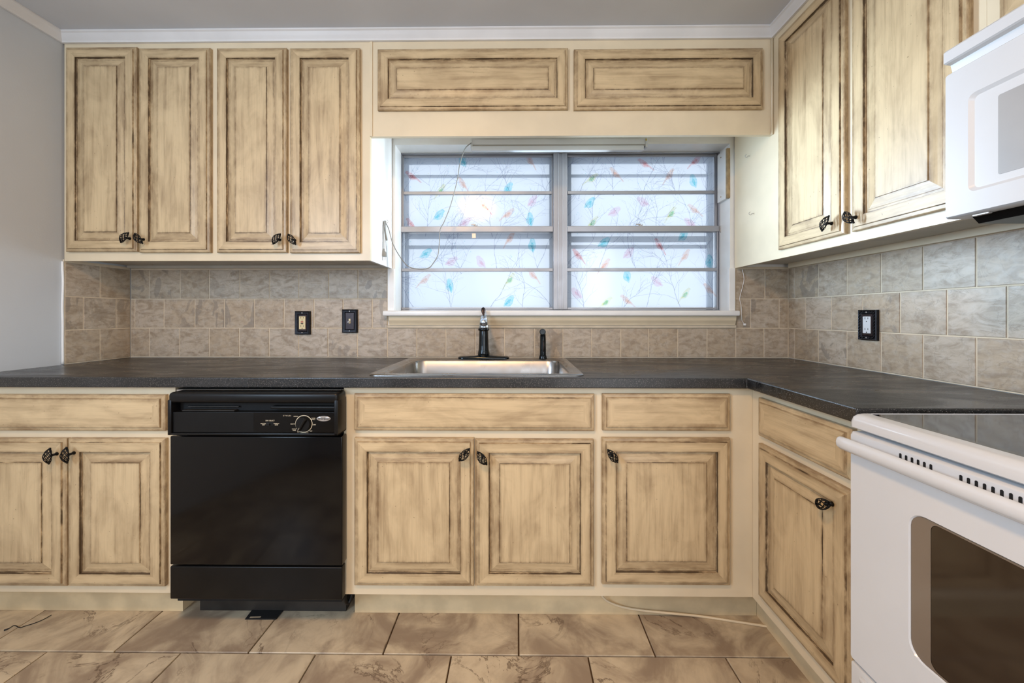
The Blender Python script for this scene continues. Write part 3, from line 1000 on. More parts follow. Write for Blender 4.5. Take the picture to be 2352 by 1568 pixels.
for (a, b), (fa, fb) in ((LX, (923.5, 1269.5)), (RX, (1301.5, 1645.5))):
    # upper sash (further out) and lower sash (nearer)
    yu, yl = YG, YG - .014
    flat_rail('sash_stile', X(fa) , X(a), Z(530), Z(357) - e, yu - .008, yu + .008)
    flat_rail('sash_stile', X(b), X(fb), Z(530), Z(357) - e, yu - .008, yu + .008)
    flat_rail('sash_rail', X(a) + e, X(b) - e, Z(362), Z(357) - e, yu - .008, yu + .008)
    flat_rail('muntin', X(a) + e, X(b) - e, Z(447), Z(440), yu - .010, yu + .006)
    flat_rail('sash_stile', X(fa), X(a - 3), Z(711) + e, Z(531), yl - .008, yl + .008)
    flat_rail('sash_stile', X(b + 2), X(fb), Z(711) + e, Z(531), yl - .008, yl + .008)
    flat_rail('meeting_rail', X(fa), X(fb), Z(535), Z(522), yl - .016, yl + .0195, .002)
    flat_rail('muntin', X(a - 3) + e, X(b + 2) - e, Z(624), Z(617), yl - .010, yl + .006)
    flat_rail('sash_rail', X(a - 3) + e, X(b + 2) - e, Z(711) + e, Z(706), yl - .008, yl + .008)
    for rows, yy, ex0, ex1 in ((rowsU, yu, a, b), (rowsL, yl, a - 3, b + 2)):
        for (ra, rb) in rows:
            bm = bmesh.new(); box(bm, X(ex0) + e, X(ex1) - e, yy - .0015, yy + .0015, Z(rb) + .0008, Z(ra) - .0008)
            p = wpart('pane', bm, M['pane'])
            panes.append((p, X(ex0), X(ex1), Z(rb), Z(ra), yy - .0022))
# locks and latches
for lx in (1092, 1467):
    bm = bmesh.new(); zz = Z(522); xx = X(lx); yy = YG - .020
    box(bm, xx - .022, xx + .004, yy - .006, yy + .003, zz + .0075, zz + .0125, .0012)
    box(bm, xx - .010, xx + .014, yy - .006, yy + .006, zz + .0003, zz + .004, .001)
    tube(bm, [(xx - .004, yy, zz + .003), (xx + .002, yy, zz + .010)], .003, 8)
    tube(bm, [(xx + .008, yy, zz + .003), (xx + .013, yy, zz + .011)], .002, 8)
    wpart('sash_lock', bm, M['silver'], auto=40)
bm = bmesh.new(); box(bm, X(1089) - .010, X(1089) + .012, YG - .0185, YG - .0155, Z(548), Z(537), .001)
wpart('lock_strike', bm, M['silver'])
for lx, s in ((915, 1), (1652, -1)):
    bm = bmesh.new(); xx = X(lx); zz = Z(530)
    box(bm, xx - .008, xx + .008, YG - .036, YG - .029, zz - .022, zz + .022, .002)
    box(bm, xx - .004 + s * .010, xx + .004 + s * .010, YG - .040, YG - .029, zz - .018, zz + .016, .002)
    wpart('sash_catch', bm, M['silver'])
bm = bmesh.new(); box(bm, X(1284), X(1293), YG - .046, YG - .0365, Z(358), Z(350), .001); box(bm, X(1286), X(1291), YG - .049, YG - .0465, Z(356), Z(352))
wpart('bracket', bm, M['silver'])
for bx in (917, 1652):
    bm = bmesh.new(); box(bm, X(bx) - .003, X(bx) + .004, YG - .033, YG - .0285, Z(378), Z(352), .001)
    wpart('track_clip', bm, M['silver'])

# ---- printed film: branches and birds as flat ink on each pane
rnd = random.Random(11)
def sx_(v): return 820 + v / 2.24
def sy_(v): return 60 + v / 2.24
BIRDS = [(545,695,'teal',1),(285,775,'red',1),(545,815,'peach',1),(775,840,'teal',0),(430,850,'yellow',0),(890,695,'peach',1),(420,975,'teal',0),(280,1025,'red',1),
 (900,905,'pink',0),(775,970,'peach',0),(890,1000,'teal',1),(655,930,'red',1),(550,1015,'pink',0),(785,1100,'peach',0),(900,1135,'teal',1),(355,1175,'teal',0),
 (485,1215,'pink',0),(640,1220,'pink',1),(350,1310,'peach',0),(480,1340,'teal',1),(785,1310,'yellow',0),(905,1285,'peach',1),(780,1420,'teal',0),
 (1480,715,'red',1),(1330,765,'peach',1),(1205,790,'yellow',0),(1605,775,'peach',0),(1730,805,'teal',1),(1740,700,'red',0),(1195,915,'teal',0),(1475,910,'pink',1),
 (1320,960,'pink',0),(1615,970,'yellow',0),(1735,950,'peach',1),(1210,1015,'yellow',0),(1265,1120,'teal',0),(1550,1135,'red',1),(1135,1185,'red',1),(1390,1175,'pink',0),
 (1670,1085,'teal',0),(1680,1190,'peach',0),(1805,1220,'teal',1),(1270,1235,'peach',0),(1385,1290,'teal',1),(1540,1320,'pink',1),(1130,1380,'pink',1),(1680,1385,'yellow',0),
 (1385,1415,'peach',1),(1805,1360,'peach',1),(1275,1425,'yellow',0),(1715,1020,'pink',1)]
BW = [sx_(b[0]) for b in BIRDS]
IK = list(INKS.keys())
# outline of a perched bird facing right, tail down left (unit ~ body length 1)
BODY = [(.46,.40),(.42,.50),(.32,.55),(.22,.52),(.15,.44),(.05,.36),(-.10,.22),(-.22,.05),(-.33,-.15),(-.50,-.42),(-.60,-.58),(-.52,-.60),(-.40,-.44),(-.26,-.28),(-.12,-.24),(.04,-.22),(.18,-.12),(.27,.04),(.32,.20),(.36,.34)]
FAT = [(.44,.30),(.40,.42),(.30,.48),(.18,.46),(.06,.38),(-.08,.30),(-.22,.14),(-.30,-.04),(-.38,-.24),(-.34,-.30),(-.22,-.26),(-.06,-.30),(.10,-.28),(.24,-.16),(.32,.02),(.36,.18)]
def clip_poly(poly, x0, x1, z0, z1):
    for ax, lim, keep in ((0, x0, 1), (0, x1, -1), (1, z0, 1), (1, z1, -1)):
        out = []
        for i in range(len(poly)):
            a, b = poly[i], poly[(i + 1) % len(poly)]
            ina = (a[ax] - lim) * keep >= 0; inb = (b[ax] - lim) * keep >= 0
            if ina: out.append(a)
            if ina != inb:
                t = (lim - a[ax]) / (b[ax] - a[ax])
                out.append((a[0] + (b[0] - a[0]) * t, a[1] + (b[1] - a[1]) * t))
        poly = out
        if len(poly) < 3: return None
    return poly
POLYS = []      # (material index, polygon in x,z)
def ribbon(pts, w0, w1, mi):
    for i in range(len(pts) - 1):
        a = Vector(pts[i]); b = Vector(pts[i + 1]); d = (b - a)
        if d.length < 1e-6: continue
        n = Vector((-d.y, d.x)).normalized()
        ta = w0 + (w1 - w0) * i / (len(pts) - 1); tb = w0 + (w1 - w0) * (i + 1) / (len(pts) - 1)
        POLYS.append((mi, [tuple(a + n * ta / 2), tuple(b + n * tb / 2), tuple(b - n * tb / 2), tuple(a - n * ta / 2)]))
def grow(p, ang, length, w, depth):
    n = max(4, int(length / .012))
    pts = [p]; a = ang
    bend = rnd.uniform(-.5, .5)
    kids = []
    for i in range(n):
        a += bend / n + rnd.uniform(-.16, .16)
        p = (p[0] + math.cos(a) * length / n, p[1] + math.sin(a) * length / n)
        pts.append(p)
        if depth > 0 and i > 0 and rnd.random() < (.36 if depth > 1 else .26):
            kids.append((p, a + rnd.choice((-1, 1)) * rnd.uniform(.4, .85), length * rnd.uniform(.32, .62) * (1 - .4 * i / n), w * .55, depth - 1))
    ribbon(pts, w, w * .35, 0 if w > .0012 else 1)
    for k in kids: grow(*k)
    if depth == 0 and rnd.random() < .5:    # leaf
        q = pts[-1]; r = .0022
        POLYS.append((rnd.choice((2, 1, 6)), [(q[0] - r, q[1]), (q[0], q[1] + r * 1.6), (q[0] + r, q[1]), (q[0], q[1] - r)]))
PX0, PX1, PZ0, PZ1 = X(925), X(1642), Z(706), Z(362)
for r, (zb, off) in enumerate(((PZ0 - .02, 0), (PZ0 + .20, .09), (PZ0 + .40, .03), (PZ0 + .60, .12))):
    x = PX0 + off - .1
    while x < PX1 + .05:
        grow((x, zb + rnd.uniform(-.02, .02)), rnd.uniform(.9, 2.1), rnd.uniform(.26, .38), .0040, 3)
        x += rnd.uniform(.15, .21)
for (bx, by, colr, flip) in BIRDS:
    px, py = sx_(bx), sy_(by)
    cx_, cz_ = X(px), Z(py)
    shape = FAT if colr in ('teal', 'pink') else BODY
    s = .078 if colr in ('teal', 'pink') else .074
    sg = -1 if flip else 1
    rot = rnd.uniform(-.25, .25)
    if colr == 'teal' and flip: rot += .55
    pl = []
    for (u, v) in shape:
        u2, v2 = u * math.cos(rot) - v * math.sin(rot), u * math.sin(rot) + v * math.cos(rot)
        pl.append((cx_ + sg * u2 * s, cz_ + v2 * s))
    POLYS.append((IK.index(colr), pl))
    if colr == 'yellow':
        POLYS.append((IK.index('teal'), [(cx_ + sg * u * s * .5, cz_ + v * s * .5) for u, v in FAT]))
    # wing and beak
    wg = [(.18, .2), (.0, .16), (-.16, .0), (-.30, -.22), (-.10, -.14), (.10, -.04)]
    POLYS.append((IK.index(colr), [(cx_ + sg * (u * math.cos(rot) - v * math.sin(rot)) * s, cz_ + (u * math.sin(rot) + v * math.cos(rot)) * s) for u, v in wg]))
for (p, xa, xb, za, zb, yy) in panes:
    bm = bmesh.new()
    layer = {}
    for j, (mi, pl) in enumerate(POLYS):
        q = clip_poly(pl, xa + .001, xb - .001, za + .001, zb - .001)
        if not q: continue
        q = [v for i, v in enumerate(q) if (Vector(v) - Vector(q[i - 1])).length > 1e-6]
        if len(q) < 3: continue
        off = .0002 if mi < 2 else (.0004 + .0001 * (j % 3))
        f = bm.faces.new([bm.verts.new((a, yy - off, b)) for a, b in q]); f.material_index = mi
    bmesh.ops.triangulate(bm, faces=[f for f in bm.faces if len(f.verts) > 4])
    o = finish('bird_print', bm, [INKS[k] for k in IK], p)
    o['label'] = 'pastel birds and branches printed on the frosted film'

# ---- outer storm frame, seen blurred through the frosted film
ys0, ys1 = 2.150, 2.162
def sz(py): return gz(py, ys0)
for nm, a, b, z0_, z1_ in (('storm_rail', OX0, OX1, sz(407), sz(401)), ('storm_rail', OX0, OX1, sz(376), sz(352)), ('storm_rail', OX0, OX1, sz(571), sz(563)), ('storm_rail', gx(1290, ys0), OX1, sz(556), sz(543)),
                           ('storm_stile', OX0, gx(938, ys0), sz(725), sz(352)), ('storm_stile', gx(1625, ys0), OX1, sz(725), sz(352)), ('storm_stile', gx(1262, ys0), gx(1312, ys0), sz(725), sz(352)),
                           ('storm_rail', OX0, gx(1270, ys0), sz(548), sz(536))):
    bm = bmesh.new(); box(bm, a, b, ys0, ys1 if nm == 'storm_rail' else ys1 + .004, z0_, z1_)
    wpart(nm, bm, M['eave'])

# ------------------------------------------------------------------ small things at the window
# fluorescent fixture
YFL = 1.945
fa, fb = gx(1081, YFL), gx(1487, YFL)
zt = gz(322, YFL)
c = empty('fluorescent_fixture', ((fa + fb) / 2, YFL, gz(347, YFL)), 'slim white fluorescent strip light mounted above the window', 'light fixture')
bm = bmesh.new()
box(bm, fa + .004, fb - .004, YFL, WT - .003, gz(332, YFL), zt + .006, .003)
finish('housing', bm, M['white_plastic'], c)
bm = bmesh.new()
box(bm, fa + .004, gx(1478, YFL), YFL - .010, WT - .012, gz(347, YFL), gz(336, YFL), .005, 3)
finish('diffuser', bm, M['white_plastic'], c, auto=30)
bm = bmesh.new(); box(bm, fa + .01, fb - .01, YFL + .002, WT - .006, gz(336, YFL) + .0002, gz(332, YFL) - .0002)
finish('reflector', bm, M['strip'], c)
for q in (fa, fb - .010):
    bm = bmesh.new(); box(bm, q, q + .010, YFL - .006, WT - .003, gz(340, YFL), zt + .008, .002)
    finish('end_cap', bm, M['white_plastic'], c)
bm = bmesh.new(); box(bm, fb - .012, fb - .006, YFL - .009, YFL - .0065, gz(326, YFL), gz(321, YFL), .001)
finish('pull_tab', bm, M['yellow'], c)
# its cord, looped over a hook on the cabinet side
def cordpt(px, py, Y): return onY(px, py, Y)
HKX = XS + .022
pts = [cordpt(1083, 328, YFL - .012), cordpt(1068, 342, 1.93), cordpt(1056, 378, 1.925), cordpt(1052, 405, 1.925), cordpt(1044, 440, 1.925), cordpt(1033, 478, 1.925), cordpt(1020, 510, 1.925), cordpt(1011, 528, 1.925),
       cordpt(1009, 560, 1.925), cordpt(1006, 585, 1.925), cordpt(996, 603, 1.925), cordpt(985, 615, 1.925), cordpt(965, 618, 1.92), cordpt(940, 613, 1.915), cordpt(925, 598, 1.905), cordpt(911, 577, 1.895),
       cordpt(900, 553, 1.88), cordpt(893, 526, 1.87), cordpt(886, 512, 1.86), cordpt(881, 508, 1.855), cordpt(882, 525, 1.852), cordpt(887, 548, 1.852), cordpt(889, 550, 1.850), cordpt(886, 535, 1.848), cordpt(879, 515, 1.846), cordpt(877, 508, 1.843),
       cordpt(875, 512, 1.838), cordpt(875, 530, 1.835), cordpt(877, 552, 1.835), cordpt(880, 573, 1.835)]
for i in range(len(pts)):
    if pts[i].x < XS + .006: pts[i].x = XS + .006
c = empty('power_cord', (HKX, 1.85, pts[-1].z - .03), 'grey flat power cord hanging from the strip light and looped left of the window', 'cord')
bm = bmesh.new(); tube(bm, smoothpath(pts, 5), .0040, 6, flat=0.6)
finish('cable', bm, M['grey_plastic'], c, smooth=True)
e_ = pts[-1]
bm = bmesh.new()
loft(bm, [[Vector((e_.x + s * w, e_.y + q * t_, e_.z + zz)) for s, q in ((-1, -1), (1, -1), (1, 1), (-1, 1))] for w, t_, zz in
          ((.0035, .003, .004), (.0045, .004, -.006), (.0095, .006, -.012), (.0125, .008, -.026), (.0120, .008, -.034))], close_first=True)
finish('plug', bm, M['grey_plastic'], c)
for s in (-1, 1):
    bm = bmesh.new(); box(bm, e_.x + s * .006 - .0008, e_.x + s * .006 + .0008, e_.y - .003, e_.y + .003, e_.z - .052, e_.z - .0342)
    finish('prong', bm, M['silver'], c)

def hook(name, base, d, label, group=None, s=1.0):
    """small cup hook screwed into a panel; d = outward direction"""
    base = Vector(base); d = Vector(d)
    side = Vector((0, 1, 0))
    bm = bmesh.new()
    pts = [base, base + d * .010 * s]
    for k in range(9):
        a = -PI / 2 + PI * 1.45 * k / 8
        pts.append(base + d * (.016 + .007 * math.cos(a + PI)) * s + Vector((0, 0, 1)) * (-.0 + .007 * math.sin(a)) * s + Vector((0, 0, .0)))
    pts2 = [base, base + d * .008 * s] + [base + d * (.015 * s) + d * (-.007 * math.cos(a)) * s + Vector((0, 0, -.007 * math.sin(a) * s)) for a in [PI * 1.5 * k / 8 for k in range(9)]]
    tube(bm, pts2, .0012, 6)
    o = finish(name, bm, M['silver'], smooth=True)
    return tag(o, label, 'hook', group)
h1 = onX(1722, 358, XU); h2 = onX(1731, 490, XU)
hook('cup_hook', (XU - .0003, h1.y, h1.z), (-1, 0, 0), 'small wire cup hook high on the white panel right of the window, upper of two')
hook('cup_hook', (XU - .0003, h2.y, h2.z), (-1, 0, 0), 'small wire cup hook on the white panel right of the window, lower of two')
hook('cup_hook', (XS + .0003, 1.848, gz(508, 1.848)), (1, 0, 0), 'hook on the cabinet side left of the window holding the grey cord', s=1.0)

# puck light under the bridge
q = onZ(1296, 319, 2.0595)
bm = bmesh.new(); lathe(bm, [(.030, 0), (.034, -.004), (.030, -.010), (.018, -.015), (.004, -.016)], (gx(1296, 1.90), 1.90, 2.0597), 24)
tag(finish('puck_light', bm, M['silver'], smooth=True), 'small round metal puck light on the soffit above the strip light', 'light fixture')

# white box on the right jamb
bm = bmesh.new()
xj = OX1 - .0045
box(bm, xj - .016, xj, 1.985, 2.066, 1.742, 2.000, .001)
box(bm, xj - .016, xj, 1.9705, 1.9845, 1.742, 2.000, .001, mi=1)
o = finish('wood_block', bm, [M['white'], M['wood_edge']])
tag(o, 'white-painted wood block with raw front edge fixed high on the right window jamb', 'block')
for zq in (1.765, 1.975):
    bm = bmesh.new(); lathe(bm, [(.004, .0), (.004, -.0012), (.002, -.0018)], (xj - .016, 2.03, zq), 8, axis='X')
    finish('screw', bm, M['wood_edge'], o)

# thin white wire hanging at right of the window
pts = [onY(1705, 619, 1.955), onY(1709, 640, 1.960), onY(1705, 660, 1.963), onY(1699, 685, 1.9635), onY(1702, 700, 1.9635), onY(1703, 722, 1.940), onY(1704, 735, 1.958), onY(1708, 742, 1.9635)]
c = empty('thin_wire', pts[-1], 'thin white wire hanging down the tiles right of the window', 'wire')
bm = bmesh.new(); tube(bm, smoothpath(pts, 5), .0016, 6)
finish('wire', bm, M['white'], c, smooth=True)
p = pts[-1]
bm = bmesh.new(); box(bm, p.x - .002, p.x + .011, p.y - .005, p.y + .003, p.z - .012, p.z - .001, .002)
finish('plug', bm, M['white'], c)

# ------------------------------------------------------------------ outlets and switch
def plate(name, cx_, cz_, face, w, h, label, kind, cat):
    """wall plate; local x across, z up, front to -y"""
    root = bpy.data.objects.new(name, None); COL.objects.link(root)
    root.empty_display_size = .03
    if face == 'Y': root.location = (cx_, YW - .0004, cz_)
    else: root.location = (XR - .0004, cx_, cz_); root.rotation_euler = (0, 0, -PI / 2)
    tag(root, label, cat)
    def part(nm, bm, m, par=root, auto=None):
        bmesh.ops.recalc_face_normals(bm, faces=bm.faces)
        if auto:
            for f in bm.faces: f.smooth = True
            for e in bm.edges:
                if len(e.link_faces) == 2 and e.calc_face_angle(0) > math.radians(auto): e.smooth = False
        me = bpy.data.meshes.new(nm); bm.to_mesh(me); bm.free(); me.materials.append(m)
        o = bpy.data.objects.new(nm, me); COL.objects.link(o); o.parent = par
        return o
    bm = bmesh.new()
    rs = []
    for d, y in ((0, 0), (0, -.010), (.003, -.0125), (.006, -.0115), (.011, -.0118), (.014, -.0110), (.017, -.0075)):
        rs.append([Vector((-w / 2 + d, y, -h / 2 + d)), Vector((w / 2 - d, y, -h / 2 + d)), Vector((w / 2 - d, y, h / 2 - d)), Vector((-w / 2 + d, y, h / 2 - d))])
    loft(bm, rs, close_first=True)
    # carved beads round the moulding
    if kind == 'duplex':
        n = 0
        for k in range(9):
            for s in (-1, 1):
                z = -h / 2 + .014 + (h - .028) * k / 8
                tube(bm, [(s * (w / 2 - .0085) - .003, -.0120, z - .004), (s * (w / 2 - .0085) + .003, -.0128, z + .004)], .0015, 5)
        for k in range(5):
            for s in (-1, 1):
                x = -w / 2 + .014 + (w - .028) * k / 4
                tube(bm, [(x - .004, -.0120, s * (h / 2 - .0085) - .002), (x + .004, -.0128, s * (h / 2 - .0085) + .002)], .0015, 5)
    part('cover_plate', bm, M['plate_edge'], auto=25)
    bm = bmesh.new(); box(bm, -w / 2 + .0172, w / 2 - .0172, -.0098, -.0070, -h / 2 + .0172, h / 2 - .0172, .001)
    part('inner_plate', bm, M['plate'])
    for s in (-1, 1):
        bm = bmesh.new(); lathe(bm, [(.0030, 0), (.0030, -.0015), (.0018, -.0023)], (0, -.0120, s * (h / 2 - .0095)), 10, axis='Y')
        box(bm, -.0022, .0022, -.0146, -.0142, s * (h / 2 - .0095) - .0003, s * (h / 2 - .0095) + .0003)
        part('screw', bm, M['silver'])
    if kind == 'switch':
        bm = bmesh.new()
        box(bm, -.0048, .0048, -.0112, -.0096, -.012, .012, .0008)
        me = part('toggle_slot', bm, M['ivory_plastic'])
        bm = bmesh.new(); tube(bm, [(0, -.009, .000), (-.001, -.018, -.003), (-.003, -.024, -.006)], [.0042, .0038, .0034], 8)
        part('toggle', bm, M['white_plastic'], auto=50)
    else:
        col = M['ivory_plastic'] if kind == 'gfci' else M['white_plastic']
        bm = bmesh.new(); box(bm, -.0168, .0168, -.0125, -.0095, -.0335, .0335, .0015)
        rec = part('receptacle', bm, col)
        for s in (-1, 1):
            for q, hh in ((-.0063, .0042), (.0063, .0035)):
                bm = bmesh.new(); box(bm, q - .0010, q + .0010, -.0129, -.0124, s * .0215 + .001 - hh + .004, s * .0215 + .005 + hh - .000)
                part('slot', bm, M['slot'], rec)
            bm = bmesh.new(); lathe(bm, [(.0022, 0), (.0022, -.0005)], (0, -.0124, s * .0215 - .0075), 10, axis='Y')
            part('slot', bm, M['slot'], rec)
        if kind == 'gfci':
            for s, mm, nm in ((1, M['red'], 'reset_button'), (-1, M['slot'], 'test_button')):
                bm = bmesh.new(); box(bm, -.0065, .0065, -.0138, -.0124, s * .0045 - .003, s * .0045 + .003, .0005)
                part(nm, bm, mm, rec)
    return root
q0, q1 = onY(697, 741, YW), onY(805, 737, YW)
plate('outlet', q0.x, q0.z, 'Y', .079, .121, 'dark-framed ivory outlet with red reset button on the tiles left of the sink', 'gfci', 'outlet')
plate('light_switch', q1.x, q1.z, 'Y', .079, .121, 'dark-framed toggle light switch on the tiles left of the window', 'switch', 'switch')
q2 = onX(1994, 746, XR - .006)
plate('outlet', q2.y, q2.z, 'X', .080, .120, 'dark-framed white duplex outlet on the grey tiles of the right wall', 'duplex', 'outlet')

# ------------------------------------------------------------------ text helper
def text_mesh(s, size, mat, parent, loc, name='lettering', rot=(PI / 2, 0, 0), shear=0.0, extr=.00025, bold=0.0):
    cu = bpy.data.curves.new('t', 'FONT')
    cu.body = s; cu.size = size; cu.align_x = 'CENTER'; cu.align_y = 'CENTER'
    cu.extrude = extr; cu.shear = shear; cu.offset = bold; cu.resolution_u = 3
    tmp = bpy.data.objects.new('t', cu); COL.objects.link(tmp)
    dg = bpy.context.evaluated_depsgraph_get(); dg.update()
    me = bpy.data.meshes.new_from_object(tmp.evaluated_get(dg))
    bpy.data.objects.remove(tmp); bpy.data.curves.remove(cu)
    me.name = name
    me.materials.clear(); me.materials.append(mat)
    o = bpy.data.objects.new(name, me); COL.objects.link(o)
    o.parent = parent; o.location = Vector(loc) - wpos(parent); o.rotation_euler = rot
    return o

# ------------------------------------------------------------------ dishwasher
YDF = 1.322         # plane of the door skin
DX0, DX1 = gx(390, YDF), gx(785, YDF)
c = empty('dishwasher', ((DX0 + DX1) / 2, 1.60, 0), 'black built-in dishwasher under the counter between the base cabinets', 'dishwasher')
DWASH = c
bm = bmesh.new(); box(bm, XD0 + .008, XD1 - .008, YDF + .040, 1.93, .10, .868)
finish('tub', bm, M['black_matte'], c)
bm = bmesh.new(); box(bm, gx(411, YDF + .03), gx(787, YDF + .03), YDF + .020, YDF + .0385, gz(902, YDF + .02), gz(896, YDF + .02), .001)
finish('mounting_strip', bm, M['strip'], c)
dz0, dz1 = gz(1302, YDF), gz(1003, YDF)
bm = bmesh.new(); box(bm, DX0, DX1 + .001, YDF, YDF + .038, dz0, dz1 - .001, .004, 3)
finish('door_panel', bm, M['blackdoor'], c, auto=30)
bm = bmesh.new(); box(bm, DX0 - .001, DX1, YDF + .001, YDF + .030, gz(1382, YDF), dz0 - .006, .004, 3)
finish('kick_panel', bm, M['blackp'], c, auto=30)
# bezel with recessed handle
yc = YDF - .030
cx0, cx1 = gx(384, yc), gx(776, yc)
cz0, cz1 = gz(1002, yc), gz(903, yc)
hz0, hz1 = gz(949, yc), gz(928, yc)
bm = bmesh.new()
box(bm, cx0, cx1, yc, YDF + .036, hz1, cz1, .012, 4)
box(bm, cx0, cx0 + .014, yc, YDF + .036, cz0, hz1 + .012, .003)
box(bm, cx1 - .014, cx1, yc, YDF + .036, cz0, hz1 + .012, .003)
box(bm, cx0, cx1, yc, YDF + .036, cz0, cz0 + .008, .003)
finish('bezel', bm, M['blackp'], c, auto=35)
bm = bmesh.new()
box(bm, cx0 + .0142, cx1 - .0142, yc + .006, YDF + .004, cz0 + .0083, hz0, .0015)
cp = finish('control_panel', bm, M['blackp'], c)
bm = bmesh.new(); box(bm, cx0 + .0142, cx1 - .0142, YDF + .006, YDF + .030, hz0 - .02, hz1 - .0003)
finish('handle_recess', bm, M['black_matte'], c)
bm = bmesh.new(); box(bm, gx(420, yc + .02), gx(540, yc + .02), yc + .016, YDF + .0055, hz0 + .0003, hz0 + .004, .001)
box(bm, gx(428, yc + .02), gx(545, yc + .02), YDF - .004, YDF + .0055, hz0 + .012, hz0 + .016, .001)
finish('vent_louvre', bm, M['tub'], c)
bm = bmesh.new(); box(bm, gx(616, yc), gx(770, yc), yc + .012, YDF + .0055, hz0 + .010, hz0 + .018, .002)
finish('latch_bar', bm, M['blackp'], c)
# gloss control field
yp = yc + .0058
gx0, gx1 = gx(580, yc), gx(766, yc)
bm = bmesh.new(); box(bm, gx0, gx1, yp - .0006, yp + .0001, cz0 + .0095, hz0 - .001)
finish('control_field', bm, M['blackdoor'], cp)
yt = yp - .0010
def P2(px, py): return onY(px, py, yc + .005)
kc = P2(698, 973)
bm = bmesh.new()
R0 = .0298
for k in range(44):
    a0 = 2 * PI * k / 44; a1 = 2 * PI * (k + 1) / 44
    if 3.98 < a0 < 4.25: continue
    q = [(R0 * math.cos(a), R0 * math.sin(a)) for a in (a0, a1)] + [((R0 - .0022) * math.cos(a), (R0 - .0022) * math.sin(a)) for a in (a1, a0)]
    f0 = [bm.verts.new((kc.x + u, yt, kc.z + v)) for u, v in q]; f1 = [bm.verts.new((kc.x + u, yt + .0004, kc.z + v)) for u, v in q]
    bm.faces.new(f0); bm.faces.new(f1)
    for i in range(4): bm.faces.new((f0[i], f0[(i + 1) % 4], f1[(i + 1) % 4], f1[i]))
finish('dial_ring', bm, M['print_white'], cp)
bm = bmesh.new()
lathe(bm, [(.0262, -.0002), (.0258, -.006), (.0235, -.009), (.004, -.0095)], (kc.x, yt, kc.z), 32, axis='Y')
da = math.radians(58)
d = Vector((math.cos(da), 0, math.sin(da)))
tube(bm, [Vector((kc.x, yt - .0125, kc.z)) - d * .0225, Vector((kc.x, yt - .0125, kc.z)) + d * .0225], .0052, 8)
kn = finish('dial_knob', bm, M['blackp'], cp, auto=40)
bm = bmesh.new()
a = Vector((kc.x, yt - .0179, kc.z)) - d * .0205
tube(bm, [a, a + d * .009], .0006, 5)
finish('pointer_mark', bm, M['print_white'], cp)
for px, py, qx, qy in ((684, 958.5, 686.5, 961.5), (676, 973.5, 679.5, 973.5), (680, 984, 683, 982.5), (717, 962, 714, 964)):
    A = P2(px, py); B = P2(qx, qy); bm = bmesh.new(); tube(bm, [(A.x, yt, A.z), (B.x, yt, B.z)], .0007, 5)
    finish('dial_mark', bm, M['print_white'], cp)
TX = [('C Y C L E S', 659.5, 954.5, .0046), ('NORMAL', 680, 956.0, .0032), ('HEAVY', 672, 973.5, .0038), ('POTS &', 675.5, 985, .0034), ('PANS', 676, 988, .0036), ('OFF', 686.5, 991.2, .0050),
      ('RINSE & HOLD', 699, 993.8, .0034), ('OFF', 714.5, 989.8, .0040), ('DRY', 722.5, 975.2, .0044), ('WASH', 720, 960.2, .0038), ('ONLY', 720, 963, .0038),
      ('DRY SELECT', 620.5, 965.8, .0046), ('HEATED', 605, 972.6, .0042), ('DRY', 605.5, 975.6, .0040), ('ENERGY', 635, 972.6, .0042), ('SAVE', 635, 975.6, .0040)]
for s, px, py, size in TX:
    p = P2(px, py)
    text_mesh(s, size * 1.25, M['print_white'], cp, (p.x, yt, p.z), bold=.0)
p = P2(620, 974)
bm = bmesh.new(); box(bm, p.x - .0135, p.x + .0135, yt - .001, yt + .0002, p.z - .0055, p.z + .0055, .0006)
box(bm, p.x - .008, p.x + .001, yt - .005, yt - .001, p.z - .0045, p.z + .0045, .0006)
finish('dry_switch', bm, M['blackp'], cp)
p = P2(743.5, 961)
bm = bmesh.new(); lathe(bm, [(.0240, 0), (.0240, -.0012), (.0225, -.0018), (.002, -.0018)], (p.x, yt, p.z), 36, axis='Y', sy=.37)
bd = finish('badge', bm, M['silver'], cp, auto=40)
text_mesh('Whirlpool', .0098, M['slot'], cp, (p.x, yt - .0020, p.z), name='badge_lettering', shear=.3, bold=.00012)

# things below the dishwasher
bm = bmesh.new()
s0 = [onZ(562, 1421, .004), onZ(634, 1421, .004), onZ(668, 1380, .004), onZ(594, 1380, .004)]
zb = .0006
def slab_poly(bm, pts, z0, z1):
    a = [bm.verts.new((p.x, p.y, z0)) for p in pts]; b = [bm.verts.new((p.x, p.y, z1)) for p in pts]
    bm.faces.new(a); bm.faces.new(b)
    for i in range(len(a)): bm.faces.new((a[i], a[(i + 1) % len(a)], b[(i + 1) % len(a)], b[i]))
slab_poly(bm, s0, zb, .004)
bmesh.ops.bevel(bm, geom=list(bm.edges), offset=.0012, segments=1, affect='EDGES')
fp = finish('metal_plate', bm, M['black_matte'])
tag(fp, 'flat black metal plate on the floor tiles under the dishwasher', 'metal plate')
bm = bmesh.new()
slab_poly(bm, [onZ(573, 1418.5, .0046), onZ(598, 1417.5, .0046), onZ(600, 1414.8, .0046), onZ(575, 1415.6, .0046)], .0041, .0046)
o = finish('slot', bm, M['floor'], fp)
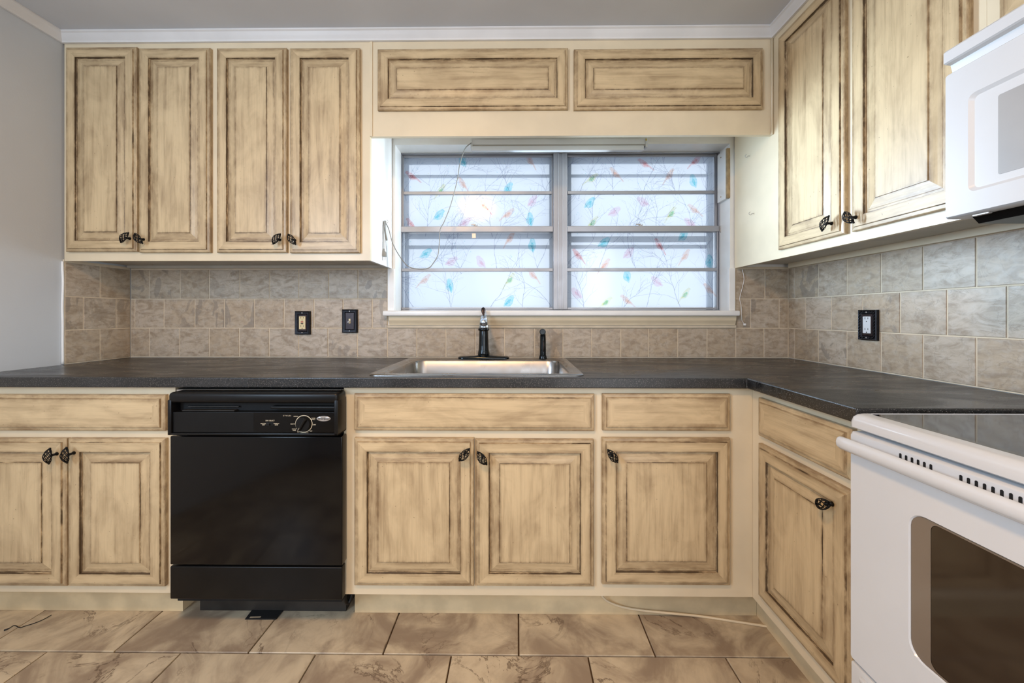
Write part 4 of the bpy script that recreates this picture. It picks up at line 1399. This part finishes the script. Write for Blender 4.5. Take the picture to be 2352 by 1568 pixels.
# wire nuts and hose
for i, (px, py, lb) in enumerate(((719, 1387, 'yellow wire nut lying at left under the dishwasher kick panel'), (742, 1382, 'yellow wire nut under the dishwasher, right of the other one'))):
    p = onZ(px, py, .008)
    bm = bmesh.new(); tube(bm, [(p.x - .006, p.y - .01, .0078), (p.x + .006, p.y + .01, .0078)], [.0068, .0045], 8)
    o = finish('wire_nut', bm, M['yellow']); tag(o, lb, 'wire nut', 'wire nuts under the dishwasher')
bm = bmesh.new()
hx = gx(798, 1.41)
tube(bm, smoothpath([(hx - .004, 1.395, .126), (hx - .005, 1.400, .095), (hx - .002, 1.405, .068), (hx + .006, 1.410, .062), (hx + .011, 1.418, .080), (hx + .012, 1.43, .115)], 5), .0072, 10)
finish('drain_hose', bm, M['blackp'], DWASH, smooth=True)
bm = bmesh.new(); box(bm, XD0 + .02, XD1 - .03, 1.445, 1.90, .0008, .0995)
finish('base_pan', bm, M['tub'], DWASH)

# ------------------------------------------------------------------ floor cords
pts = [onY(1381, 1366, 1.420), onY(1392, 1378, 1.42), onY(1412, 1388, 1.425), onY(1440, 1396, 1.43), onY(1480, 1402, 1.43), onY(1540, 1408, 1.425)] + [onZ(1610, 1415, .0045), onZ(1690, 1427, .0045), onZ(1774, 1440, .0045)]
for p in pts: p.z = max(p.z, .0045)
bm = bmesh.new(); tube(bm, smoothpath(pts, 6), .0042, 8)
tag(finish('floor_cable', bm, M['cable'], smooth=True), 'cream cable running along the toe kick across the floor to the right', 'cable')
pts = [onZ(118, 1412, .003), onZ(100, 1422, .003), onZ(78, 1431, .003), onZ(55, 1438, .003), onZ(46, 1441, .003), onZ(33, 1436, .003), onZ(20, 1443, .003), onZ(9, 1447, .003)]
bm = bmesh.new(); tube(bm, smoothpath(pts, 5), [.0013] * 31 + [.0024] * 5, 6)
tag(finish('thin_wire', bm, M['slot'], smooth=True), 'thin black wire lying on the floor at far left', 'wire')

# ------------------------------------------------------------------ range
RX0, RX1, RY1, RY0 = .775, 1.385, .893, .131
c = empty('range', (1.08, .512, 0), 'white freestanding electric range with black glass top at right', 'range')
bm = bmesh.new(); box(bm, .830, RX1, RY0 + .004, RY1 - .004, .03, .8715, .004)
finish('body', bm, M['enamel'], c, auto=30)
bm = bmesh.new()
def rr2(x0, x1, y0, y1, r, z): return rrect(x0, x1, y0, y1, r, z, 4)
TZ = .9075
loft(bm, [rr2(RX0 + .008, RX1, RY0 + .002, RY1 - .002, .006, .873), rr2(RX0 + .001, RX1, RY0, RY1, .010, .877), rr2(RX0, RX1, RY0, RY1, .012, .890), rr2(RX0 + .003, RX1, RY0 + .002, RY1 - .002, .012, .900),
          rr2(RX0 + .010, RX1, RY0 + .005, RY1 - .005, .012, .9060), rr2(RX0 + .018, RX1 - .004, RY0 + .008, RY1 - .007, .012, TZ), rr2(RX0 + .037, RX1 - .03, RY0 + .012, RY1 - .010, .008, TZ + .0003), rr2(RX0 + .039, RX1 - .032, RY0 + .013, RY1 - .0115, .008, .9045)], close_first=True)
finish('cooktop_frame', bm, M['enamel'], c, auto=35)
bm = bmesh.new()
loft(bm, [rr2(RX0 + .0395, RX1 - .0325, RY0 + .0135, RY1 - .012, .008, .9047), rr2(RX0 + .0395, RX1 - .0325, RY0 + .0135, RY1 - .012, .008, .9066)], close_first=True)
finish('cooktop_glass', bm, M['cooktop'], c)
# door: outer skin with window hole built as rings on the x plane
XDr = .7765
DZ0, DZ1 = .338, .866
DY1, DY0 = .8925, .1315
def ring_x(y0, y1, z0, z1, r, x, n=5):
    return [Vector((x, p.x, p.y)) for p in rrect(y0, y1, z0, z1, r, 0, n)]
wy0, wy1, wz0, wz1 = .268, .757, .468, .748
bm = bmesh.new()
loft(bm, [ring_x(DY0, DY1, DZ0, DZ1, .006, .828), ring_x(DY0, DY1, DZ0, DZ1, .006, XDr + .006), ring_x(DY0 + .004, DY1 - .004, DZ0 + .004, DZ1 - .004, .006, XDr),
          ring_x(wy0 - .002, wy1 + .002, wz0 - .002, wz1 + .002, .030, XDr), ring_x(wy0, wy1, wz0, wz1, .028, XDr + .003)], close_first=True, close_last=False)
rd = finish('oven_door', bm, M['enamel'], c, auto=35)
bm = bmesh.new()
loft(bm, [ring_x(wy0 + .0005, wy1 - .0005, wz0 + .0005, wz1 - .0005, .027, XDr + .012), ring_x(wy0 + .0005, wy1 - .0005, wz0 + .0005, wz1 - .0005, .027, XDr + .0030),
          ring_x(wy0 + .030, wy1 - .036, wz0 + .004, wz1 - .004, .014, XDr + .0030)], close_first=True, close_last=False)
finish('window_rim', bm, M['ovenrim'], rd)
bm = bmesh.new()
loft(bm, [ring_x(wy0 + .0305, wy1 - .0365, wz0 + .0045, wz1 - .0045, .014, XDr + .010), ring_x(wy0 + .0305, wy1 - .0365, wz0 + .0045, wz1 - .0045, .014, XDr + .0034)], close_first=True)
finish('oven_glass', bm, M['ovenglass'], rd)
# handle: full width rolled bar
bm = bmesh.new()
hp = [(XDr - .0003, .826), (XDr - .010, .822), (XDr - .022, .823), (XDr - .0285, .830), (XDr - .0295, .840), (XDr - .027, .848), (XDr - .022, .852), (XDr - .0165, .8515), (XDr - .0150, .846), (XDr - .0145, .838), (XDr - .0003, .835)]
ysn = [DY0 - .006, DY0 + .0, DY0 + .02, .512, DY1 - .02, DY1 - .0, DY1 + .004]
rings = []
for i, y in enumerate(ysn):
    sc = .90 if i in (0, len(ysn) - 1) else 1.0
    cxh, czh = XDr - .015, .838
    rings.append([Vector((cxh + (x - cxh) * sc, y, czh + (z - czh) * sc)) for x, z in hp])
loft(bm, rings, close_first=True)
finish('handle', bm, M['enamel'], rd, auto=50)
# vent slots above the handle
sl = [.7765 - .0113 * k for k in range(6)] + [.672 - .0112 * k for k in range(18)] + [.45 - .0112 * k for k in range(10)]
for i, y in enumerate(sl):
    bm = bmesh.new()
    y2 = y - .0022
    pts_ = [Vector((0, p.x, p.y)) for p in rrect(y2 - .0022, y2 + .0022, .8385, .8555, .0020, 0, 3)]
    a = [bm.verts.new((XDr - .0007, p.y, p.z)) for p in pts_]; b = [bm.verts.new((XDr + .0006, p.y, p.z)) for p in pts_]
    bm.faces.new(a); bm.faces.new(b)
    for k in range(len(a)): bm.faces.new((a[k], a[(k + 1) % len(a)], b[(k + 1) % len(a)], b[k]))
    finish('vent_slot', bm, M['slot'], rd)
# storage drawer
bm = bmesh.new(); box(bm, XDr + .002, .828, DY0, DY1 - .001, .090, DZ0 - .006, .004, 2)
box(bm, XDr - .006, XDr + .004, DY0 + .03, DY1 - .03, DZ0 - .030, DZ0 - .018, .003, 2)
finish('storage_drawer', bm, M['enamel'], c, auto=30)
for yy in (RY0 + .05, RY1 - .05):
    for xx in (.87, 1.33):
        bm = bmesh.new(); lathe(bm, [(.018, .0004), (.018, .006), (.010, .012), (.010, .032)], (xx, yy, 0), 12)
        finish('foot', bm, M['blackp'], c)

# ------------------------------------------------------------------ microwave
MX, MY1, MY0, MZ0, MZ1 = .995, .893, .131, 1.357, 1.7605
c = empty('microwave', (1.2, .512, MZ0), 'white over-the-range microwave hung above the range at right', 'microwave')
bm = bmesh.new(); box(bm, MX + .045, XR - .002, MY0 + .002, MY1 - .002, MZ0 + .001, 1.7600, .003)
finish('case', bm, M['white_plastic'], c)
dz1_ = 1.692
bm = bmesh.new()
mw = (.300, .845, 1.405, 1.620)
loft(bm, [ring_x(MY0, MY1, MZ0, dz1_, .006, MX + .0445), ring_x(MY0, MY1, MZ0, dz1_, .006, MX + .006), ring_x(MY0 + .004, MY1 - .004, MZ0 + .004, dz1_ - .004, .005, MX),
          ring_x(mw[0], mw[1], mw[2], mw[3], .014, MX), ring_x(mw[0] + .007, mw[1] - .007, mw[2] + .007, mw[3] - .007, .010, MX + .006)], close_first=True)
dr_ = finish('door', bm, M['white_plastic'], c, auto=35)
bm = bmesh.new()
loft(bm, [ring_x(.345, .797, 1.427, 1.592, .004, MX + .0068), ring_x(.345, .797, 1.427, 1.592, .004, MX + .0052)], close_first=True)
finish('window', bm, M['microglass'], dr_)
bm = bmesh.new()   # top vent: recessed trough and forward lip
prf = [(MX + .044, dz1_ + .001), (MX + .022, dz1_ + .001), (MX + .016, 1.716), (MX + .004, 1.7175), (MX, 1.720), (MX, 1.744), (MX + .006, 1.750), (MX + .044, 1.7595)]
loft(bm, [[Vector((x, y, z)) for x, z in prf] for y in (MY0, MY1)], close_first=True)
finish('vent_grille', bm, M['white_plastic'], c)
bm = bmesh.new()
prf = [(MX + .030, MZ0 - .0003), (MX + .045, MZ0 - .016), (XR - .03, MZ0 - .016), (XR - .015, MZ0 - .0003)]
loft(bm, [[Vector((x, y, z)) for x, z in prf] for y in (MY0 + .04, MY1 - .03)], close_first=True)
finish('underside_grille', bm, M['blackp'], c)
bm = bmesh.new(); box(bm, MX + .012, MX + .02, MY1 - .075, MY1 - .045, MZ0 - .0045, MZ0 - .0002, .001)
finish('release_tab', bm, M['silver'], c)
